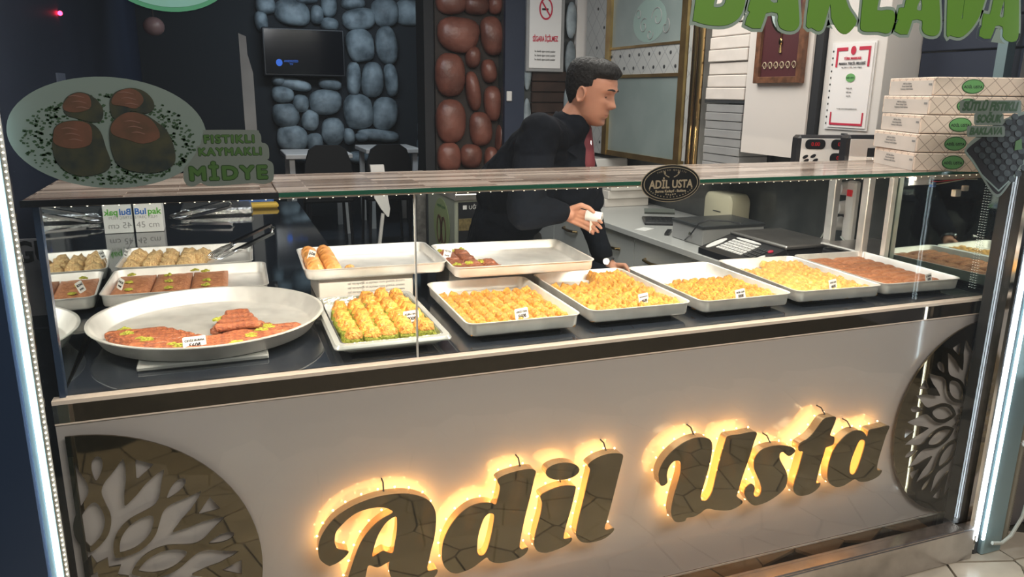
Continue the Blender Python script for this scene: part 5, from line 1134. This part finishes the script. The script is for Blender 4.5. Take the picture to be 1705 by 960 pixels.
# round sticker cut by the top edge, left
ts = thing('round_sticker', (.155, YS, 1.60), 'pale blue and green oval window sticker cut off by the top edge, left', 'sticker')
q = at(278, -52, y=YS)
flatloop([ell(q.x, q.z, .112, .075, 48)], .0002, A6(YS-.0004), 'rim', M['topgreen'], ts)
flatloop([ell(q.x, q.z, .104, .067, 48)], .0002, A6(YS-.001), 'disc', M['topblue'], ts)
# dark oval sticker on the case front
ov = thing('oval_sticker', (1.363, -.004, 1.26), 'black oval sticker with cream lettering on the top edge of the case glass', 'sticker')
YO = -.004; q = at(1117, 305, y=YO)
flatloop([ell(q.x, q.z, .091, .050, 56)], .0004, A6(YO), 'cream_rim', M['goldprint'], ov)
flatloop([ell(q.x, q.z, .089, .0482, 56)], .0004, A6(YO-.0008), 'disc', M['sign_oval'], ov)
flatloop([ell(q.x, q.z, .0835, .0435, 56), ell(q.x, q.z, .0815, .042, 56)], .0003, A6(YO-.0014), 'thin_ring', M['goldprint'], ov)
MB().mesh(bold(text_mesh('ADİL USTA', .030, .0001, 0, sx=.88), .0009)).xf(front(q.x, YO-.0018, q.z-.003)).build('lettering', M['goldprint'], ov, smooth=False)
txt('Burma Kadayıf - Baklava', .0098, front(q.x, YO-.0018, q.z-.0205), 'small_lettering', M['goldprint'], ov, off=.0003)
for s_, r0, a0, a1, zz in (('TURKISH QUALITY', .034, 128, 52, .0012),):
    for i, chh in enumerate(s_):
        if chh == ' ': continue
        a = math.radians(a0+(a1-a0)*i/(len(s_)-1)); x = q.x+.070*math.cos(a); z = q.z+.0355*math.sin(a)
        txt(chh, .0062, front(x, YO-.0018, z, (a-PI/2)*.55), 'rim_letter', M['goldprint'], ov, ext=.0002)
mb = MB()
for i in range(17):
    a = math.radians(205+130*i/16); mb.box((q.x+.072*math.cos(a)-.0013, YO-.002, q.z+.0365*math.sin(a)-.0013), (q.x+.072*math.cos(a)+.0013, YO-.0014, q.z+.0365*math.sin(a)+.0013))
for i in range(5): mb.ball((q.x-.014+.007*i, YO-.0018, q.z-.0285-.0012*(2-abs(i-2))), (.0022, .0006, .0022), 8, 4)
mb.build('dots', M['goldprint'], ov, smooth=False)
mb = MB()
for sg in (-1, 1):
    for k in range(5):
        a = math.radians(20+k*30); x = q.x+sg*(.006+.016*math.sin(a*.8)); z = q.z+.018+.003*k
        mb.mesh(curve_mesh([ell(x, z, .0042, .0014, 10, sg*(.5+.12*k))], .0002).copy()) if False else mb.add([Vector((p[0], YO-.0018, p[1])) for p in ell(x, z, .0045, .0015, 8, sg*(.4+.15*k))] + [Vector((p[0], YO-.0014, p[1])) for p in ell(x, z, .0045, .0015, 8, sg*(.4+.15*k))], [tuple(range(8)), tuple(range(15, 7, -1))])
mb.build('leaf_wreath', M['goldprint'], ov, smooth=False)

# ================================================================ THE MAN
man = thing('person', (1.35, 1.35, 0), 'dark-haired man in black jacket leaning over the case, holding a small white roll', 'person')
HC = at(984, 156, y=1.0)
HR = Matrix.Translation(HC) @ Matrix.Rotation(math.radians(-47), 4, 'Z') @ Matrix.Rotation(math.radians(14), 4, 'Y')
# head sections: z, front, back, half width
HS = [(.120,.004,-.008,.004),(.116,.036,-.050,.038),(.104,.062,-.080,.058),(.085,.080,-.096,.070),(.060,.091,-.104,.077),(.035,.094,-.105,.079),(.015,.089,-.102,.078),(.0,.087,-.097,.076),(-.02,.088,-.088,.073),(-.04,.087,-.075,.070),(-.06,.085,-.062,.066),(-.078,.081,-.048,.060),(-.094,.080,-.030,.050),(-.106,.074,-.012,.038),(-.114,.058,.008,.024),(-.117,.035,.02,.006)]
def hs(z):
    for i in range(len(HS)-1):
        a, b = HS[i], HS[i+1]
        if a[0] >= z >= b[0]:
            t = (a[0]-z)/(a[0]-b[0]); return [a[k]+(b[k]-a[k])*t for k in (1, 2, 3)]
    return list(HS[-1][1:])
def G(x, c, s): return math.exp(-((x-c)/s)**2)
def headpt(z, ph, extra=0.0):
    f, b, w_ = hs(z); cx = (f+b)/2; rx = (f-b)/2; c, s = math.cos(ph), math.sin(ph)
    e = .86; x = cx+rx*math.copysign(abs(c)**e, c); y = w_*math.copysign(abs(s)**e, s)
    if c > 0:
        n = G(y, 0, .0115+.006*max(0, min(1, (.03-z)/.06)))
        ridge = 0 if z > .03 or z < -.045 else (.029*((.03-z)/.056)**1.15 if z > -.026 else .029*max(0, (z+.042)/.016)**.7)
        x += n*ridge
        x -= .013*c*(G(y, .031, .014)+G(y, -.031, .014))*G(z, .010, .012)
        x += .007*c*G(z, .033, .009)*(G(y, .028, .02)+G(y, -.028, .02))
        x += c*G(y, 0, .02)*(.0075*G(z, -.057, .005)+.0085*G(z, -.069, .006)-.0045*G(z, -.063, .0026)-.006*G(z, -.081, .007)+.008*G(z, -.100, .01))
        x += .003*(G(y, .04, .016)+G(y, -.04, .016))*G(z, -.012, .014)
    return x, y
def headmesh(extra=None, nz=54, na=56):
    rings = []
    for i in range(nz+1):
        z = .1195-(.1195+.1165)*i/nz; ring = []
        for k in range(na):
            ph = 2*PI*k/na; x, y = headpt(z, ph); p = Vector((x, y, z))
            if extra: p = extra(p, ph)
            ring.append(HR @ p)
        rings.append(ring)
    return rings
body = MB(); body.loft(headmesh())
for sg in (-1, 1):   # ears
    body.loft([[HR @ Vector((-.008+a*.019*q-.006*b*0, sg*(.074+.012*d), -.004+b*.032*q)) for a, b in ((math.cos(2*PI*k/16), math.sin(2*PI*k/16)*(1-.15*math.cos(2*PI*k/16))) for k in range(16))] for d, q in ((0, .72), (.5, .92), (1.0, 1.0), (1.28, .93), (1.30, .80), (.75, .55))])
neckb = Vector((1.535, 1.045, 1.385))
body.limb(HR @ Vector((-.022, 0, -.055)), neckb, .058, .064, 18)
body.limb(neckb, (1.46, 1.12, 1.24), .075, .12, 18)
SR = at(897, 222, y=.92); ER = at(872, 352, y=.80); WR_ = at(936, 353, y=.775); HRt = at(966, 357, y=.765)
SL = Vector((1.60, 1.15, 1.33)); EL = at(976, 345, y=1.15); WL = at(1006, 431, y=.98); HL = at(1030, 456, y=.93)
body.limb((1.46, 1.12, 1.24), (1.385, 1.27, .98), .11, .085, 18); body.limb(neckb-Vector((0, 0, .05)), SR, .045, .042); body.limb(neckb-Vector((0, 0, .05)), SL, .045, .042)
for s_, e_, w2 in ((SR, ER, WR_), (SL, EL, WL)): body.limb(s_, e_, .048, .040); body.limb(e_, w2, .040, .027)
for dx in (-.08, .08): body.limb((1.385+dx*.4, 1.30-dx*.7, .88), (1.385+dx*.4, 1.32-dx, .50), .055, .055); body.limb((1.385+dx*.4, 1.32-dx, .50), (1.385+dx*.4, 1.34-dx, .08), .055, .042); body.limb((1.37+dx*.4, 1.34-dx, .04), (1.52+dx*.4, 1.30-dx, .035), .04, .03)
def hand(P, Q, side_, curl, spread, k=1.0):
    """palm from the wrist P towards Q, four fingers of different length and a thumb; side_ = direction across the palm to the thumb"""
    P = Vector(P); d = (Vector(Q)-P).normalized(); sd = (Vector(side_)-d*Vector(side_).dot(d)).normalized(); nn = d.cross(sd)
    body.limb(P-d*.01, P+d*.02, .025*k, .024*k)
    for q in (-.026, -.009, .009, .026): body.limb(P+d*.012+sd*q*.6, P+d*.078*k+sd*q, .0135, .0105, 10)
    for q, ln in ((.028, .072), (.0095, .080), (-.0095, .075), (-.027, .058)):
        a = P+d*.080*k+sd*q; dd = d.copy(); segs = (.44, .32, .24)
        for j, sg_ in enumerate(segs):
            dd = (dd*math.cos(curl)+nn*math.sin(curl)).normalized()+sd*spread*q*4; dd.normalize(); b = a+dd*ln*sg_*k
            body.limb(a, b, (.0088, .0078, .0070)[j], (.0078, .0070, .0058)[j], 10); a = b
    a = P+d*.018+sd*.022; dd = (sd*.75+d*.65+nn*.25).normalized(); b = a+dd*.040*k; body.limb(a, b, .0125, .0105, 10)
    dd = (d*.85+sd*.15+nn*.45).normalized(); c = b+dd*.032*k; body.limb(b, c, .0100, .0088, 10); dd = (d*.7+nn*.6-sd*.1).normalized(); body.limb(c, c+dd*.024*k, .0088, .0070, 10)
hand(WR_+(HRt-WR_)*.15, HRt+Vector((0, -.01, -.012)), Vector((.25, -.35, .9)), .50, 0)
hand(WL+(HL-WL)*.45, HL+Vector((.03, -.05, -.05)), Vector((.5, -.6, .4)), .22, .4)
bo = body.build('body', M['skin'], man, ang=9)
rm = bo.modifiers.new('merge', 'REMESH'); rm.mode = 'VOXEL'; rm.voxel_size = .0030; rm.use_smooth_shade = True
sm_ = bo.modifiers.new('soften', 'SMOOTH'); sm_.factor = .5; sm_.iterations = 2
# hair: a second skin that lies above the scalp and sinks under it at the hairline
def hairfn(p, ph):
    c = math.cos(ph); s = abs(math.sin(ph)); z = p.z
    line = .068*max(0, c)**.8 + (.020)*(1-abs(c))*(1 if c > -.1 else 1) - .055*max(0, -c)
    if c > .30: line = .058+.012*c
    elif c > -.05: line = .004 + .054*max(0, (c-.12)/.18) if c > .12 else .022-.05*max(0, .12-c)
    else: line = -.005-.055*min(1, -c*1.3)
    m = max(0, min(1, (z-line)/.014)); m = m*m*(3-2*m)
    grow = .006+.009*max(0, min(1, (z-.03)/.06))+.008*max(0, c)*G(z, .095, .03)
    grow *= 1+.14*math.sin(ph*23+z*60)+.1*noise.noise(Vector((p.x*50, p.y*50, p.z*50)))
    nrm = Vector((p.x+.005, p.y, p.z*.9-.01)).normalized()
    return p + nrm*(grow*m-.006*(1-m))
mb = MB(); mb.loft(headmesh(hairfn, 48, 64)); mb.build('hair', M['hair'], man, ang=9)
for sg in (-1, 1):
    mb = MB(); pts = []
    for k in range(7): u = k/6; y = sg*(.014+.036*u); z = .0335+.006*math.sin(PI*u*.8)-.004*u; x, _ = headpt(z, math.asin(max(-1, min(1, y/.079)))); pts.append(HR @ Vector((x+.0005, y, z)))
    mb.tube(pts, [.002, .0036, .0042, .0042, .0036, .003, .0015], 8); mb.build('eyebrow', M['stubble'], man, ang=9)
    x, _ = headpt(.009, math.asin(.031/.077)); ey = MB().ball(HR @ Vector((x-.0075, sg*.031, .009)), .0115, 14, 10).build('eye', M['eye'], man, ang=9)
    ir = MB().ball(HR @ Vector((x+.0012, sg*.031, .0045)), (.0045, .0045, .0045), 10, 7).build('iris', M['hair'], man); 
    pts = [HR @ Vector((x+.0032-.004*abs(u)**2, sg*.031+.0135*u, .0115-.004*u*u)) for u in (-1, -.6, -.2, .2, .6, 1)]
    MB().tube(pts, [.0012, .003, .0036, .0036, .003, .0012], 8).build('eyelid', M['skin'], man, ang=9)
    MB().tube([p+HR.to_3x3() @ Vector((.0012, 0, -.0035)) for p in pts], [.0005, .0010, .0012, .0012, .0012, .0008], 6).build('eyelashes', M['hair'], man)
x0_, _ = headpt(-.0630, 0)
MB().tube([HR @ Vector((x0_+.002-abs(y)**2*14, y, -.0632-.001*abs(y)/.02)) for y in (-.023, -.014, 0, .014, .023)], [.0010, .0028, .0034, .0028, .0010], 8).build('lips', M['lips'], man, ang=9)
# clothing
jk = MB(); 
jk.limb((1.35, 1.34, .86), (1.375, 1.27, 1.02), .142, .145, 20); jk.limb((1.375, 1.27, 1.02), (1.46, 1.13, 1.235), .145, .152, 20); jk.limb((1.45, 1.13, 1.235), (1.505, 1.06, 1.335), .158, .105, 20)
jk.limb((1.505, 1.06, 1.335), SR, .095, .078, 18); jk.limb((1.505, 1.06, 1.335), SL, .095, .075, 18)
jk.limb((1.36, 1.20, 1.15), SR, .15, .07, 18); jk.limb((1.45, 1.12, 1.15), SL, .14, .075, 18)
jk.limb(SR, ER, .079, .068, 18); jk.limb(ER, WR_+(WR_-ER)*-.06, .068, .044, 18); jk.limb(SL, EL, .074, .058, 18); jk.limb(EL, WL+(WL-EL)*-.04, .058, .042, 18)
jk.limb((1.35, 1.20, 1.02), (1.35, 1.30, .90), .13, .14, 18)
jk.limb((1.545, 1.03, 1.325), (1.565, 1.03, 1.14), .075, .11, 18)
jk.limb((1.615, 1.10, 1.34), (1.635, 1.04, 1.12), .045, .075, 16)
jk.limb(neckb+Vector((-.005, .005, -.03)), neckb+Vector((.012, -.010, .014)), .098, .080, 20)
jo = jk.build('jacket', M['jacket'], man, ang=9)
rm = jo.modifiers.new('merge', 'REMESH'); rm.mode = 'VOXEL'; rm.voxel_size = .0075; rm.use_smooth_shade = True
sm_ = jo.modifiers.new('soften', 'SMOOTH'); sm_.factor = .6; sm_.iterations = 6
# folds in the cloth: real displacement
tx = D.textures.new('cloth_folds', 'CLOUDS'); tx.noise_scale = .09; dp = jo.modifiers.new('folds', 'DISPLACE'); dp.texture = tx; dp.strength = .022; dp.mid_level = .5
# stand-up collar, zip and maroon shirt
fwd0 = Vector((.85, -.52, 0)); cn = HR @ Vector((-.03, 0, -.085)); ax = (cn-neckb).normalized()
col = []
for q, rr in ((-1.0, .115), (-.4, .094), (.3, .080), (.8, .074), (1.15, .071), (1.15, .066), (.5, .067), (-.3, .075)):
    c = neckb.lerp(cn, q*.62)-ax*.01-fwd0*(.010*max(0, q)); u1 = ax.orthogonal().normalized(); v1 = ax.cross(u1)
    col.append([c+(u1*math.cos(2*PI*k/28)+v1*math.sin(2*PI*k/28))*rr for k in range(28)])
MB().loft(col, caps=False).build('collar', M['jacket'], man, ang=9)
fwd = Vector((.85, -.52, 0)); sh0 = Vector((1.575, 1.015, 1.325))
MB().limb(HR @ Vector((.005, 0, -.14)), sh0+Vector((.022, -.034, -.06)), .036, .036, 16).build('shirt_front', M['maroon'], man, ang=9)
MB().tube([neckb+fwd*.085+Vector((0, 0, .03)), neckb+fwd*.10+Vector((-.01, -.02, -.04)), Vector((1.60, .96, 1.25)), Vector((1.585, .95, 1.17))], .0035, 6).build('zip', M['chrome'], man)
tr = MB()
for dx in (-.08, .08): tr.limb((1.385+dx*.4, 1.30-dx*.8, .90), (1.385+dx*.4, 1.33-dx, .50), .105, .082, 16); tr.limb((1.385+dx*.4, 1.33-dx, .50), (1.385+dx*.4, 1.35-dx, .11), .082, .065, 16)
tr.build('trousers', M['blackmatt'], man, ang=9)
for dx in (-.08, .08): MB().limb((1.36+dx*.4, 1.35-dx, .05), (1.55+dx*.4, 1.29-dx, .045), .05, .043, 16).build('shoe', M['black'], man, ang=9)
wd = (HL-WL).normalized(); u1 = wd.orthogonal().normalized(); v1 = wd.cross(u1); wc = WL+wd*.018
MB().loft([[wc+wd*h_+(u1*math.cos(2*PI*k/24)+v1*math.sin(2*PI*k/24))*rr for k in range(24)] for h_, rr in ((-.009, .0285), (-.009, .0325), (.009, .0325), (.009, .0285))], caps=False).build('watch_strap', M['black'], man, ang=.8)
toc = (CP-wc); toc = (toc-wd*toc.dot(wd)).normalized(); MB().tube([wc+toc*.030, wc+toc*.037], .013, 16).build('watch_case', M['chrome'], man)
# the roll in his right hand
rp = at(989, 360, y=.725); rd = Vector((.75, -.62, -.10)).normalized(); u1 = rd.orthogonal().normalized(); v1 = rd.cross(u1)
rl = thing('label_roll', rp, 'small white paper roll with dark core held in the right hand of the man', 'roll')
ringp = lambda s_, r_: [rp+rd*s_+(u1*math.cos(2*PI*k/24)+v1*math.sin(2*PI*k/24))*r_ for k in range(24)]
MB().loft([ringp(.03, .0065), ringp(.03, .0185), ringp(.028, .0195), ringp(-.028, .0195), ringp(-.03, .0185), ringp(-.03, .0065)], caps=False).build('paper_roll', M['paper'], rl, ang=.7)
MB().loft([ringp(.029, .0066), ringp(-.03, .0066)]).build('core', M['blackmatt'], rl, ang=.7)
MB().box((-.006, -.0005, -.05), (.006, .0005, 0), M4=Matrix.Translation(rp+Vector((-.01, 0, -.012)))).build('paper_tail', M['boxplain'], rl, smooth=False)
